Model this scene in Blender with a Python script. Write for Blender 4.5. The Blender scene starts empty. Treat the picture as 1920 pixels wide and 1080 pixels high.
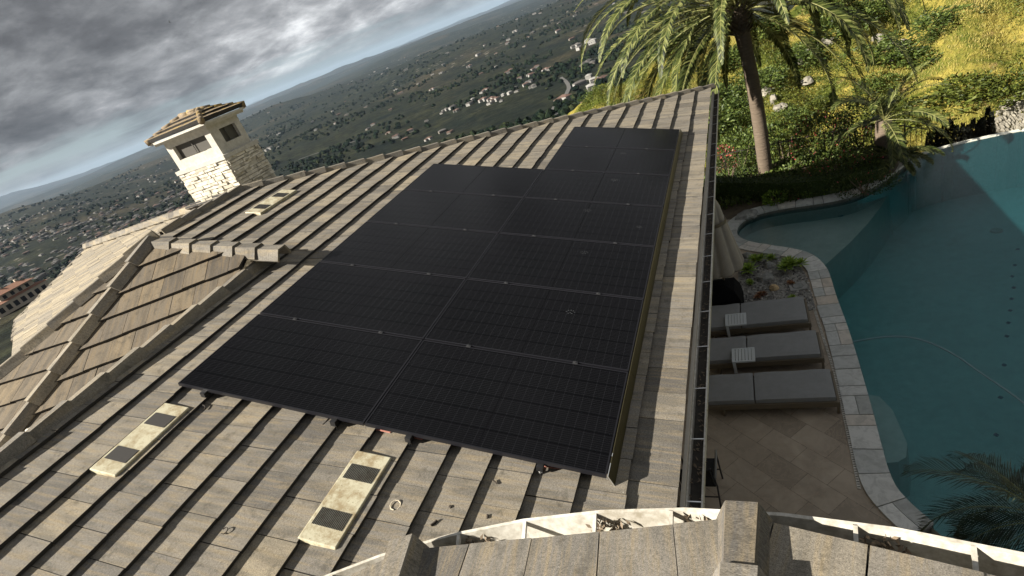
import bpy, math, random
from math import radians as RD, sin, cos, tan, pi, atan2, sqrt
from mathutils import Vector as V, Matrix, noise
sc = bpy.context.scene
col = sc.collection
# ------------------------------------------------------------------ camera
CAM = V((1.28823, -2.55018, 3.09940))
CR = V((0.88938801, 0.30780012, -0.338006)); CU = V((0.12896374, 0.54041252, 0.83145815)); CF = V((-0.43858559, 0.78307943, -0.44094136))
FPX = 1018.03
cd = bpy.data.cameras.new("camera"); co = bpy.data.objects.new("camera", cd); col.objects.link(co); sc.camera = co
co.matrix_world = Matrix(((CR.x, CU.x, -CF.x, CAM.x), (CR.y, CU.y, -CF.y, CAM.y), (CR.z, CU.z, -CF.z, CAM.z), (0, 0, 0, 1)))
cd.sensor_width = 36; cd.lens = FPX / 1920 * 36; cd.clip_start = 0.05; cd.clip_end = 90000
# ------------------------------------------------------------------ light and sky
SUND = V((0.688, 0.490, -0.536)).normalized()
SEL = math.asin(-SUND.z)
sl = bpy.data.lights.new("sun", 'SUN'); so = bpy.data.objects.new("sun", sl); col.objects.link(so)
sl.energy = 5.0; sl.angle = RD(0.5); sl.color = (1.0, 0.93, 0.82)
so.rotation_euler = SUND.to_track_quat('-Z', 'Y').to_euler()
sc.view_settings.view_transform = 'Standard'; sc.view_settings.look = 'None'; sc.view_settings.gamma = 1
sc.view_settings.exposure = 1.42
w = bpy.data.worlds.new("World"); sc.world = w; w.use_nodes = True
nt = w.node_tree; nt.nodes.clear()
def nd(nt, t, **k):
    n = nt.nodes.new(t)
    for a, b in k.items():
        if a.startswith('i_'):
            n.inputs[int(a[2:])].default_value = b
        else: setattr(n, a, b)
    return n
def lk(nt, a, b): nt.links.new(a, b)
def mth(nt, op, a, b=None, c=None, clamp=False):
    n = nt.nodes.new('ShaderNodeMath'); n.operation = op; n.use_clamp = clamp
    for i, x in enumerate((a, b, c)):
        if x is None: continue
        if isinstance(x, (int, float)): n.inputs[i].default_value = x
        else: nt.links.new(x, n.inputs[i])
    return n.outputs[0]
def ramp(nt, fac, stops):
    n = nt.nodes.new('ShaderNodeValToRGB'); e = n.color_ramp.elements
    while len(e) > 1: e.remove(e[0])
    e[0].position = stops[0][0]; c = stops[0][1]; e[0].color = (*c, 1) if isinstance(c, tuple) else (c, c, c, 1)
    for p, c in stops[1:]:
        x = e.new(p); x.color = (*c, 1) if isinstance(c, tuple) else (c, c, c, 1)
    nt.links.new(fac, n.inputs[0]); return n.outputs[0]
def noi(nt, vec, scale, detail=4, rough=.5, dist=0.0):
    n = nt.nodes.new('ShaderNodeTexNoise'); n.inputs['Scale'].default_value = scale; n.inputs['Detail'].default_value = detail
    n.inputs['Roughness'].default_value = rough; n.inputs['Distortion'].default_value = dist
    if vec is not None: nt.links.new(vec, n.inputs['Vector'])
    return n.outputs['Fac']
def mixc(nt, fac, a, b, bt='MIX'):
    n = nt.nodes.new('ShaderNodeMix'); n.data_type = 'RGBA'; n.blend_type = bt
    for s, x in ((n.inputs[0], fac), (n.inputs[6], a), (n.inputs[7], b)):
        if isinstance(x, (int, float)): s.default_value = x
        elif isinstance(x, tuple): s.default_value = (*x, 1)
        else: nt.links.new(x, s)
    return n.outputs[2]
def build_world():
    out = nd(nt, 'ShaderNodeOutputWorld'); bg = nd(nt, 'ShaderNodeBackground')
    sky = nd(nt, 'ShaderNodeTexSky'); sky.sky_type = 'NISHITA'; sky.sun_disc = False; sky.sun_elevation = SEL
    sky.sun_rotation = atan2(-SUND.x, -SUND.y)
    tc = nd(nt, 'ShaderNodeTexCoord'); sp = nd(nt, 'ShaderNodeSeparateXYZ'); lk(nt, tc.outputs['Generated'], sp.inputs[0])
    z = mth(nt, 'MAXIMUM', sp.outputs[2], 0.0)
    zz = mth(nt, 'ADD', z, 0.28)
    cx = nd(nt, 'ShaderNodeCombineXYZ'); lk(nt, mth(nt, 'DIVIDE', sp.outputs[0], zz), cx.inputs[0]); lk(nt, mth(nt, 'DIVIDE', sp.outputs[1], zz), cx.inputs[1])
    big = noi(nt, cx.outputs[0], .62, 5, .5, .3)
    med = noi(nt, cx.outputs[0], 1.7, 9, .56, .3)
    mp = nd(nt, 'ShaderNodeMapping'); mp.inputs['Location'].default_value = (7.3, 2.1, 4); lk(nt, cx.outputs[0], mp.inputs[0])
    fin = noi(nt, mp.outputs[0], 5.0, 8, .60, .2)
    sh = mth(nt, 'ADD', mth(nt, 'MULTIPLY', big, .38), mth(nt, 'ADD', mth(nt, 'MULTIPLY', med, .34), mth(nt, 'MULTIPLY', fin, .28)))
    cc = ramp(nt, sh, [(0.37, (.66, .67, .68)), (0.425, (.38, .39, .40)), (0.465, (.25, .256, .266)), (0.51, (.165, .170, .178)), (0.555, (.105, .108, .115)), (0.62, (.060, .062, .067))])
    # coverage: full cover overhead, broken bands close to the horizon
    cov = noi(nt, cx.outputs[0], 1.3, 6, .55, .3)
    mp2 = nd(nt, 'ShaderNodeMapping'); mp2.inputs['Scale'].default_value = (3.0, 3.0, 42.0); lk(nt, tc.outputs['Generated'], mp2.inputs[0])
    st_ = noi(nt, mp2.outputs[0], 1.0, 6, .6, .3); cov = mth(nt, 'ADD', mth(nt, 'MULTIPLY', cov, .45), mth(nt, 'MULTIPLY', st_, .55))
    band = ramp(nt, sp.outputs[2], [(0.0, 0.02), (0.02, .14), (0.045, .22), (0.08, .40), (.12, .75), (0.3, 1.0)])
    mask = ramp(nt, mth(nt, 'ADD', cov, band), [(.60, 0.0), (.74, 1.0)])
    skc = nd(nt, 'ShaderNodeVectorMath', operation='SCALE'); lk(nt, sky.outputs[0], skc.inputs[0]); skc.inputs[3].default_value = .05
    hz = mixc(nt, ramp(nt, sp.outputs[2], [(0.0, 0.62), (.12, .55), (.4, .3)]), skc.outputs[0], (.24, .32, .37))
    c = mixc(nt, mask, hz, cc)
    lk(nt, c, bg.inputs[0]); bg.inputs[1].default_value = 0.56; lk(nt, bg.outputs[0], out.inputs[0])
build_world()
# ------------------------------------------------------------------ geometry helpers
def ray(u, v): return (CF + CR * ((u - 960) / FPX) - CU * ((v - 540) / FPX))
def hit(u, v, n, p0):
    d = ray(u, v); return CAM + d * ((V(p0) - CAM).dot(n) / d.dot(n))
def lvl(u, v, z): return hit(u, v, V((0, 0, 1)), (0, 0, z))
AL = 0.2892041783
S = V((cos(AL), 0, -sin(AL))); N = V((sin(AL), 0, cos(AL))); Y = V((0, 1, 0))
TO = -0.15                       # tile surface below the panel tops
def onroof(s, y, h=0.0): return S * s + Y * y + N * (TO + h)
def onpan(s, y, h=0.0): return S * s + Y * y + N * h
DECK = -4.35
class MB:
    def __init__(s): s.v = []; s.f = []; s.m = []; s.t = []; s.tc = []
    def face(s, pts, mi=0, tint=.5, tc=None):
        b = len(s.v); s.v += [tuple(p) for p in pts]; s.f.append(tuple(range(b, b + len(pts)))); s.m.append(mi); s.t.append(tint)
        s.tc += tc if tc else [tuple(p) for p in pts]
    def prism(s, bot, top, mi=0, tint=.5, tcb=None, tct=None, bottom=True, smi=None):
        n = len(bot); b = len(s.v); s.v += [tuple(p) for p in bot] + [tuple(p) for p in top]
        s.tc += (tcb if tcb else [tuple(p) for p in bot]) + (tct if tct else [tuple(p) for p in top])
        s.f.append(tuple(b + n + i for i in range(n))); s.m.append(mi); s.t.append(tint)
        if bottom: s.f.append(tuple(b + n - 1 - i for i in range(n))); s.m.append(mi); s.t.append(tint)
        for i in range(n):
            j = (i + 1) % n; s.f.append((b + i, b + j, b + n + j, b + n + i)); s.m.append(mi if smi is None else smi); s.t.append(tint)
    def box(s, c, sz, rz=0.0, mi=0, tint=.5, ax=None):
        c = V(c); hx, hy, hz = sz[0] / 2, sz[1] / 2, sz[2] / 2
        if ax: X, Yy, Z = ax
        else: X = V((cos(rz), sin(rz), 0)); Yy = V((-sin(rz), cos(rz), 0)); Z = V((0, 0, 1))
        q = [(-1, -1), (1, -1), (1, 1), (-1, 1)]
        s.prism([c + X * (a * hx) + Yy * (b * hy) - Z * hz for a, b in q], [c + X * (a * hx) + Yy * (b * hy) + Z * hz for a, b in q], mi, tint)
    def tube(s, pts, rad, n=8, mi=0, tint=.5, cap=True):
        pts = [V(p) for p in pts]; rings = []
        for i, p in enumerate(pts):
            d = (pts[min(i + 1, len(pts) - 1)] - pts[max(i - 1, 0)]).normalized()
            a = d.cross(V((0, 0, 1)));
            if a.length < .05: a = d.cross(V((1, 0, 0)))
            a.normalize(); b = d.cross(a); r = rad[i] if isinstance(rad, (list, tuple)) else rad
            base = len(s.v); rings.append(base)
            for k in range(n):
                t = 2 * pi * k / n; q = p + a * (cos(t) * r) + b * (sin(t) * r); s.v.append(tuple(q)); s.tc.append(tuple(q))
        for i in range(len(pts) - 1):
            for k in range(n):
                k2 = (k + 1) % n; s.f.append((rings[i] + k, rings[i] + k2, rings[i + 1] + k2, rings[i + 1] + k)); s.m.append(mi); s.t.append(tint)
        if cap:
            s.f.append(tuple(rings[0] + n - 1 - k for k in range(n))); s.m.append(mi); s.t.append(tint)
            s.f.append(tuple(rings[-1] + k for k in range(n))); s.m.append(mi); s.t.append(tint)
    def lathe(s, c, prof, n=20, mi=0, tint=.5, wob=None):
        c = V(c); rings = []
        for j, (r, z) in enumerate(prof):
            rings.append(len(s.v))
            for k in range(n):
                t = 2 * pi * k / n; rr = r * (wob(t, j) if wob else 1); q = c + V((cos(t) * rr, sin(t) * rr, z)); s.v.append(tuple(q)); s.tc.append(tuple(q))
        for j in range(len(prof) - 1):
            for k in range(n):
                k2 = (k + 1) % n; s.f.append((rings[j] + k, rings[j] + k2, rings[j + 1] + k2, rings[j + 1] + k)); s.m.append(mi); s.t.append(tint)
    def leaf(s, p, d, L, wd, rnd, mi=0, tint=.5, up=None):
        d = V(d).normalized(); a = d.cross(up if up else V((rnd.uniform(-1, 1), rnd.uniform(-1, 1), rnd.uniform(-1, 1))))
        if a.length < .01: a = V((1, 0, 0))
        a.normalize(); m = V(p) + d * (L * .45); s.face([p, m + a * wd * .5, V(p) + d * L, m - a * wd * .5], mi, tint)
    def build(s, name, mats, parent=None, smooth=False, loc=None, bevel=0):
        me = bpy.data.meshes.new(name); vv = s.v
        if loc is not None:
            l = V(loc); vv = [(x - l.x, y - l.y, z - l.z) for x, y, z in vv]
        me.from_pydata(vv, [], s.f)
        mats = mats if isinstance(mats, (list, tuple)) else [mats]
        for m in mats: me.materials.append(m)
        me.polygons.foreach_set('material_index', s.m)
        at = me.attributes.new('tint', 'FLOAT', 'FACE'); at.data.foreach_set('value', s.t)
        a2 = me.attributes.new('tc', 'FLOAT_VECTOR', 'POINT'); a2.data.foreach_set('vector', [c for p in s.tc for c in p])
        if smooth: me.polygons.foreach_set('use_smooth', [True] * len(s.f))
        me.update()
        o = bpy.data.objects.new(name, me); col.objects.link(o)
        if loc is not None: o.location = loc
        if parent is not None:
            o.parent = parent
            if loc is None: o.matrix_parent_inverse = Matrix.Translation(-V(parent.location))
        if bevel:
            b = o.modifiers.new('bevel', 'BEVEL'); b.width = bevel; b.segments = 2; b.limit_method = 'ANGLE'
        return o
def tag(o, label=None, cat=None, group=None, kind=None):
    if label: o['label'] = label
    if cat: o['category'] = cat
    if group: o['group'] = group
    if kind: o['kind'] = kind
    return o
def empty(name, loc, label, cat, group=None):
    o = bpy.data.objects.new(name, None); col.objects.link(o); o.location = loc; o.empty_display_size = .2
    return tag(o, label, cat, group)
def struct(o): o['kind'] = 'structure'; return o
# ------------------------------------------------------------------ materials
def mat(name, build=None, base=(.5, .5, .5), rough=.6, metal=0.0, spec=None):
    m = bpy.data.materials.new(name); m.use_nodes = True; t = m.node_tree; b = t.nodes['Principled BSDF']
    b.inputs['Base Color'].default_value = (*base, 1); b.inputs['Roughness'].default_value = rough; b.inputs['Metallic'].default_value = metal
    if spec is not None: b.inputs['Specular IOR Level'].default_value = spec
    if build: build(t, b)
    return m
def attr(t, n):
    a = nd(t, 'ShaderNodeAttribute'); a.attribute_name = n; return a
def bump(t, b, h, s=.3, d=.01):
    n = nd(t, 'ShaderNodeBump'); n.inputs['Strength'].default_value = s; n.inputs['Distance'].default_value = d; lk(t, h, n.inputs['Height']); lk(t, n.outputs[0], b.inputs['Normal'])
def mapping(t, vec, scale):
    m = nd(t, 'ShaderNodeMapping'); m.inputs['Scale'].default_value = scale; lk(t, vec, m.inputs[0]); return m.outputs[0]
def speckle(c1, c2, scale=40, bmp=.2, dist=.004, detail=5):
    def f(t, b):
        co = nd(t, 'ShaderNodeTexCoord'); x = noi(t, co.outputs['Object'], scale, detail, .65)
        y = noi(t, co.outputs['Object'], scale * .08, 3, .6)
        lk(t, mixc(t, ramp(t, mth(t, 'ADD', mth(t, 'MULTIPLY', x, .6), mth(t, 'MULTIPLY', y, .4)), [(.35, 0.0), (.65, 1.0)]), c1, c2), b.inputs[0]); bump(t, b, x, bmp, dist)
    return f
def m_tile(light, brown=0.0):
    def f(t, b):
        tc = attr(t, 'tc'); ti = attr(t, 'tint')
        k = light
        base = ramp(t, ti.outputs['Fac'], [(0, (.20 * k, .185 * k, .165 * k)), (.3, (.32 * k, .295 * k, .255 * k)), (.6, (.41 * k, .365 * k, .29 * k)), (.85, (.50 * k, .43 * k, .31 * k)), (1, (.56 * k, .485 * k, .36 * k))])
        st = noi(t, mapping(t, tc.outputs['Vector'], (34, 2.6, 1)), 1.0, 4, .62)
        base = mixc(t, ramp(t, st, [(.46, 0.0), (.68, .52)]), base, (.52 * k, .40 * k, .22 * k))
        st2 = noi(t, mapping(t, tc.outputs['Vector'], (11, 1.6, 3)), 1.0, 3, .5)
        base = mixc(t, ramp(t, st2, [(.36, .52), (.55, 0.0)]), base, (.15 * k, .14 * k, .12 * k))
        g = noi(t, tc.outputs['Vector'], 210, 3, .75); g2 = noi(t, tc.outputs['Vector'], 70, 4, .75)
        base = mixc(t, 1.0, base, ramp(t, g, [(.32, .45), (.5, 1.0), (.72, 1.45)]), 'MULTIPLY'); base = mixc(t, 1.0, base, ramp(t, g2, [(.3, .62), (.5, 1.0), (.7, 1.28)]), 'MULTIPLY')
        bl = noi(t, tc.outputs['Vector'], 9, 5, .68)
        base = mixc(t, ramp(t, bl, [(.55, 0.0), (.68, .55)]), base, (.10 * k, .09 * k, .07 * k))
        lich = noi(t, tc.outputs['Vector'], 26, 4, .7)
        base = mixc(t, ramp(t, lich, [(.68, 0.0), (.74, .55)]), base, (.55, .53, .46))
        if brown: base = mixc(t, brown, base, (1.0, .80, .56), 'MULTIPLY')
        lk(t, base, b.inputs[0]); bump(t, b, g, .5, .004)
    return f
M = {}
M['tile'] = mat('roof_tile', m_tile(.58), rough=.85, spec=.25)
M['tile_pale'] = mat('roof_tile_pale', m_tile(.74), rough=.85, spec=.25)
M['tile_brown'] = mat('roof_tile_brown', m_tile(.34, .42), rough=.85, spec=.25)
M['under'] = mat('underlay_and_butt_shade', base=(.03, .028, .026), rough=.9)  # underlay tone, also painted on the tile butts as shade
M['cap'] = mat('ridge_tile', m_tile(.58), rough=.85, spec=.25)
M['mortar'] = mat('mortar', speckle((.5, .47, .40), (.7, .67, .58), 60), rough=.9)
M['white'] = mat('white_gutter_paint', speckle((.30, .27, .21), (.66, .64, .58), 22, .05), rough=.5)
M['cream'] = mat('cream_plastic', None, rough=.5)
def f_cream(t, b):
    co = attr(t, 'tc'); x = noi(t, co.outputs['Vector'], 9, 6, .75); y = noi(t, co.outputs['Vector'], 55, 4, .7)
    c = mixc(t, ramp(t, x, [(.44, 0.0), (.62, .75)]), (.50, .47, .34), (.24, .17, .08))
    c = mixc(t, ramp(t, y, [(.60, 0.0), (.68, .8)]), c, (.16, .12, .06)); lk(t, c, b.inputs[0])
f_cream(M['cream'].node_tree, M['cream'].node_tree.nodes['Principled BSDF'])
M['black'] = mat('black_metal', base=(.012, .012, .013), rough=.45)
M['frame'] = mat('panel_frame', base=(.012, .012, .015), rough=.38, metal=.1, spec=.3); M['clamp'] = mat('clamp_metal', base=(.05, .05, .052), rough=.45, metal=.4)
M['bronze'] = mat('bronze_skirt', base=(.034, .029, .012), rough=.42, metal=.3)
M['alu'] = mat('bare_aluminium', base=(.75, .75, .74), rough=.35, metal=.9)
def f_glass(t, b):
    tc = attr(t, 'tc')
    def brick(wd, ht, mo, off=0.0):
        n = nd(t, 'ShaderNodeTexBrick'); n.offset = off; n.inputs['Scale'].default_value = 1.0; n.inputs['Mortar Size'].default_value = mo; n.inputs['Mortar Smooth'].default_value = .0
        n.inputs['Brick Width'].default_value = wd; n.inputs['Row Height'].default_value = ht; n.inputs['Color1'].default_value = (0, 0, 0, 1); n.inputs['Color2'].default_value = (0, 0, 0, 1); n.inputs['Mortar'].default_value = (1, 1, 1, 1)
        lk(t, tc.outputs['Vector'], n.inputs['Vector']); return n.outputs['Color']
    strips = brick(5, .1857, .0035); bus = brick(5, .0206, .0009); cells = brick(.0822, .1857, .0009)
    dn = noi(t, tc.outputs['Vector'], 3.0, 6, .7); d2 = noi(t, tc.outputs['Vector'], 160, 2, .6)
    c = mixc(t, dn, (.0025, .0026, .0034), (.0045, .0046, .0055))
    c = mixc(t, cells, c, (.022, .023, .027)); c = mixc(t, mth(t, 'MULTIPLY', bus, .45), c, (.045, .045, .05))
    c = mixc(t, strips, c, (.0015, .0015, .002))
    c = mixc(t, ramp(t, d2, [(.70, 0.0), (.78, .35)]), c, (.10, .10, .09))
    lk(t, c, b.inputs[0])
    lk(t, mth(t, 'ADD', mth(t, 'MULTIPLY', dn, .12), .10), b.inputs['Roughness']); b.inputs['Specular IOR Level'].default_value = .09
    bump(t, b, noi(t, tc.outputs['Vector'], 120, 2, .5), .06, .002)
M['pv'] = mat('solar_glass', f_glass, rough=.3)
M['strip'] = mat('centre_gap', base=(.004, .004, .005), rough=.6, spec=.06)
M['dust'] = mat('dust_print', base=(.035, .038, .042), rough=.9)
# ------------------------------------------------------------------ tiled faces
def clip(poly, a, b, c):   # keep a*u+b*v<=c
    out = []
    for i in range(len(poly)):
        p, q = poly[i], poly[(i + 1) % len(poly)]; dp = a * p[0] + b * p[1] - c; dq = a * q[0] + b * q[1] - c
        if dp <= 0: out.append(p)
        if (dp < 0) != (dq < 0) and abs(dp - dq) > 1e-12:
            t = dp / (dp - dq); out.append((p[0] + (q[0] - p[0]) * t, p[1] + (q[1] - p[1]) * t))
    return out
def clip_convex(rect, poly):
    A = sum(poly[i][0] * poly[(i + 1) % len(poly)][1] - poly[(i + 1) % len(poly)][0] * poly[i][1] for i in range(len(poly)))
    P = poly if A > 0 else poly[::-1]; r = rect
    for i in range(len(P)):
        (x0, y0), (x1, y1) = P[i], P[(i + 1) % len(P)]; a, b = y1 - y0, -(x1 - x0); r = clip(r, a, b, a * x0 + b * y0)
        if len(r) < 3: return []
    return r
E_, W_ = .3510, .3205
def tiled(mb, O, U, D, polys, seed=0, v0=0.0, u0=0.0, t=.032, E=E_, W=W_, skip=None, pale=0.0):
    """flat concrete tiles laid in staggered courses; O origin, U along the course, D down the slope; polys in (u, v)"""
    Nn = U.cross(D); Nn = Nn if Nn.z > 0 else -Nn; Nn.normalize()
    for poly in polys:
        umin = min(p[0] for p in poly); umax = max(p[0] for p in poly); vmin = min(p[1] for p in poly); vmax = max(p[1] for p in poly)
        mb.face([O + U * u + D * v for u, v in poly], 1)
        for k in range(int(math.floor((vmin - v0) / E)) - 1, int(math.ceil((vmax - v0) / E)) + 1):
            va = v0 + k * E - .05; vb = v0 + (k + 1) * E; off = u0 + (W / 2 if k % 2 else 0)
            for i in range(int(math.floor((umin - off) / W)) - 1, int(math.ceil((umax - off) / W)) + 1):
                r = random.Random(seed * 99991 + k * 1013 + i * 7)
                ua = off + i * W + r.uniform(.001, .004); ub = off + (i + 1) * W - r.uniform(.001, .004)
                if skip and skip((ua + ub) / 2, (va + vb) / 2): continue
                e = r.uniform(-.007, .006)
                pl = clip_convex([(ua, va), (ub, va), (ub, vb + e), (ua, vb + e + r.uniform(-.002, .002))], poly)
                if len(pl) < 3: continue
                dh = r.uniform(-.0025, .0025); tl = r.uniform(-.006, .006); uc = (ua + ub) / 2
                def h(u, v): return .012 + dh + (v - va) / (E + .05) * .046 + (u - uc) * tl
                top = [O + U * u + D * v + Nn * (h(u, v) + t - .012) for u, v in pl]; bot = [O + U * u + D * v + Nn * (h(u, v) - .012) for u, v in pl]
                ox = r.uniform(0, 50); oy = r.uniform(0, 50)
                tct = [(u + ox, v + oy, 0) for u, v in pl]; tcb = [(u + ox, v + oy, .03) for u, v in pl]
                mb.prism(bot, top, 0, min(1, max(0, r.gauss(.40, .17) + pale)), tcb, tct, bottom=False, smi=1)  # near-black side faces paint in the shadow band at each course
def caps(name, pts, parent, width=.21, hgt=.085, L=.37, seed=0, lift=.065, mi=None, flip=False, pinch=.80, label=None):
    """overlapping angular ridge tiles laid from pts[0] (lowest) to pts[-1]; each one a tapered trough"""
    mb = MB(); rr = random.Random(seed); pts = [V(p) for p in pts]
    for a, b in zip(pts[:-1], pts[1:]):
        d = b - a; tot = d.length; d.normalize(); n = max(1, round(tot / L)); l = tot / n
        X = d.cross(V((0, 0, 1))).normalized(); Z = X.cross(d).normalized()
        for i in range(n):
            p = a + d * (l * i); q = a + d * (l * (i + 1) + .05); jx = rr.uniform(-.006, .006); tint = min(1, max(0, rr.gauss(.42, .22))); ox = rr.uniform(0, 40)
            def ring(c, sc_, up):
                w_ = width * sc_ / 2; prof = [(-w_, -hgt * .95), (-w_ * .52, hgt * .02), (-w_ * .46, hgt * .10), (w_ * .46, hgt * .10), (w_ * .52, hgt * .02), (w_, -hgt * .95)]
                o_ = [c + X * (x + jx) + Z * (z + up + lift) for x, z in prof]; i_ = [c + X * (x * .82 + jx) + Z * (z * 1.0 - .026 + up + lift) for x, z in prof]
                return o_, i_
            o1, i1 = ring(p, 1.0, .030 + rr.uniform(-.003, .003)); o2, i2 = ring(q, pinch, .0)
            for k in range(5):
                tcs = [(ox + k * .05, 0, 0), (ox + k * .05 + .05, 0, 0), (ox + k * .05 + .05, l, 0), (ox + k * .05, l, 0)]
                mb.face([o1[k], o1[k + 1], o2[k + 1], o2[k]], 0, tint, tcs)
                mb.face([o1[k + 1], o1[k], i1[k], i1[k + 1]], 0, tint, tcs); mb.face([i1[k], i2[k], i2[k + 1], i1[k + 1]], 0, tint, tcs)
                mb.face([o2[k], o2[k + 1], i2[k + 1], i2[k]], 0, tint, tcs)
            mb.face([o1[0], i1[0], i2[0], o2[0]], 0, tint); mb.face([i1[5], o1[5], o2[5], i2[5]], 0, tint)
    o = mb.build(name, [M['cap']], parent)
    if label: o['label'] = label
    return o
def lumps(mb, p, q, n, w_, h_, rnd, mi=0):
    for i in range(n):
        t = (i + rnd.random()) / n; c = V(p).lerp(V(q), t); r = rnd.uniform(.5, 1.0)
        mb.lathe(c, [(0.001, h_ * r), (w_ * r * .7, h_ * r * .7), (w_ * r, 0), (w_ * r * .8, -h_ * .6)], 7, mi, rnd.random(), wob=lambda t_, j: 1 + .25 * sin(3 * t_ + i))

HOUSE = empty('house', (-3, 3, DECK), 'large stucco house with hipped roofs of weathered grey brown flat concrete tiles', 'house')
# --- main slope
mb = MB()
tiled(mb, onroof(0, 0), Y, S, [[(-3.4, -4.86), (2.62, -4.86), (2.62, .50), (-3.4, .50)], [(2.62, -7.15), (4.35, -7.15), (11.60, .50), (2.62, .50)]], seed=1, v0=.50 - 30 * E_, u0=-.064)
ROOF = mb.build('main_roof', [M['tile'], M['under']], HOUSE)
# far hip end and back slope
hipA = onroof(-7.15, 4.38); hipB = onroof(.54, 11.66)
g_ = .2975
mb = MB()
D2 = V((0, cos(AL), -sin(AL)))
tiled(mb, hipA, V((-1, 0, 0)), D2, [[(0, 0), (-7.45, 7.72), (9.2, 7.72), (1.6, 0)]], seed=2)
D3 = V((-cos(AL), 0, -sin(AL))); O3 = onroof(-7.2, 4.4)
tiled(mb, O3, Y, D3, [[(-1.7, 0), (0.1, 0), (7.2, 7.4), (-1.7, 7.4)]], seed=3)
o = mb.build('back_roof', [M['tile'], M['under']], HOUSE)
caps('hip_cap_line', [hipB + N * .03, hipA + N * .03], ROOF, seed=11, L=.36)
caps('ridge_cap_line', [hipA + N * .03, onroof(-7.2, 2.75, .03)], ROOF, seed=12, L=.36)
# R2 ridge
caps('ridge_cap_line', [onroof(-4.93, 2.32, .045), onroof(-4.93, -3.2, .045)], ROOF, seed=13, L=.40, width=.23, hgt=.10)
# --- the turning wing on the left: faces two and three
n2 = V((.24875, -.52394, 1.)); p2 = V((-5.5, 1.5, 1.33335))
XL0 = hit(289, 452, V((0, 1, 0)), (0, 2.2, 0)); XL1 = hit(530, 468, V((0, 1, 0)), (0, 2.2, 0))
caps('ridge_cap_line', [XL0 + (XL1 - XL0) * 1.0, XL0], ROOF, seed=14, L=.40, width=.28, hgt=.125, lift=.0)
def plane_frame(n, p0, az=None):
    n = n.normalized(); U = V((0, 0, 1)).cross(n).normalized(); D = n.cross(U).normalized()
    if D.z > 0: D = -D
    return V(p0), U, D
def uvof(P, O, U, D): return ((P - O).dot(U), (P - O).dot(D))
def zon(n, p0, x, y): return V((x, y, p0.z - (n.x * (x - p0.x) + n.y * (y - p0.y)) / n.z))
O2, U2, DD2 = plane_frame(n2, p2)
h2a = hit(280, 468, n2, p2); h2b = hit(93, 733, n2, p2); h2c = h2b + (h2b - h2a).normalized() * 2.6
Bp = zon(n2, p2, -4.98, 2.25)
poly = [uvof(p, O2, U2, DD2) for p in [hit(290, 464, n2, p2), zon(n2, p2, -4.79, 2.12), zon(n2, p2, -4.79, -2.8), h2c, h2a]]
# course phase: course line through a measured point
mp_ = uvof(hit(640 / 3, 360 + 240, n2, p2), O2, U2, DD2); jp_ = uvof(hit(1112 / 3, 360 + 547 / 3, n2, p2), O2, U2, DD2)
mb = MB()
tiled(mb, O2, U2, DD2, [poly], seed=5, v0=mp_[1] - 20 * E_, u0=jp_[0] - 20 * W_, pale=.06)
h = (h2b - h2a).normalized(); base = V((-h.y, h.x, 0)).normalized(); up = h.cross(base); up = up if up.z > 0 else -up
A_ = RD(12); n3 = up * cos(A_) + base * sin(A_); n3 = n3 / n3.z; p3 = h2a
O3_, U3, DD3 = plane_frame(n3, p3)
h3a = hit(245, 490, n3, p3); h3b = hit(0, 716, n3, p3)
h3d = (h3b - h3a).normalized(); h3c = h3b + h3d * 1.2
poly = [uvof(p, O3_, U3, DD3) for p in [h2a, h2c, h3c, h3a]]
mp3 = uvof(hit(290 / 6, 560 + 910 / 6, n3, p3), O3_, U3, DD3)
tiled(mb, O3_, U3, DD3, [poly], seed=6, v0=mp3[1] - 20 * E_, u0=uvof(hit(545 / 6, 560 + 798 / 6, n3, p3), O3_, U3, DD3)[0] - 20 * W_, pale=.06)
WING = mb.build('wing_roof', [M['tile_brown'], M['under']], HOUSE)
nn2 = n2.normalized()
caps('hip_cap_line', [h2c + nn2 * .05, h2a + nn2 * .05 + (h2a - h2b).normalized() * .1], WING, seed=15, L=.39, width=.26, hgt=.11)
nn3 = n3.normalized()
caps('hip_cap_line', [h3c + nn3 * .04, h3a + nn3 * .04 + (h3a - h3b).normalized() * .45], WING, seed=16, L=.42, width=.25, hgt=.11)
# metal valley and cut tiles behind that hip
mb = MB(); rn = random.Random(4)
sd = h3d.cross(V((0, 0, 1))).normalized(); sd = sd if sd.x < 0 else -sd
va_, vb_ = h3a - h3d * .1, h3c
mb.prism([va_ + sd * .10 - V((0, 0, .10)), vb_ + sd * .10 - V((0, 0, .10)), vb_ + sd * .42 - V((0, 0, .02)), va_ + sd * .20 - V((0, 0, .02))],
         [va_ + sd * .10 - V((0, 0, .06)), vb_ + sd * .10 - V((0, 0, .06)), vb_ + sd * .42 + V((0, 0, .02)), va_ + sd * .20 + V((0, 0, .02))])
mb.build('valley_flashing', [M['white']], WING)
# face four: sunlit far face
n4 = V((-.469 * .2, -.883 * .2, 1.)); p4 = V((-7.5, 2.5, 1.0))
O4, U4, D4 = plane_frame(n4, p4)
c4 = uvof(hit(140 + 345 / 5.4, 380 + 700 / 5.4, n4, p4), O4, U4, D4)
P4 = [uvof(hit(u, v, n4, p4), O4, U4, D4) for u, v in [(166, 466), (372, 396), (330, 440), (290, 470), (240, 520), (140, 606), (24, 700), (29, 640), (33, 602), (75, 560)]]
def tri_fan(P):  # split the outline into convex pieces along the far edge
    return [[P[0], P[1], P[2], P[3], P[4]], [P[0], P[4], P[5], P[9]], [P[9], P[5], P[6], P[7], P[8]]]
mb = MB()
tiled(mb, O4, U4, D4, tri_fan(P4), seed=8, v0=c4[1] - 40 * E_, pale=.25, t=.026)
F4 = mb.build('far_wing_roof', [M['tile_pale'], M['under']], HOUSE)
e4 = [hit(u, v, n4, p4) for u, v in [(166, 466), (372, 396)]]
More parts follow.
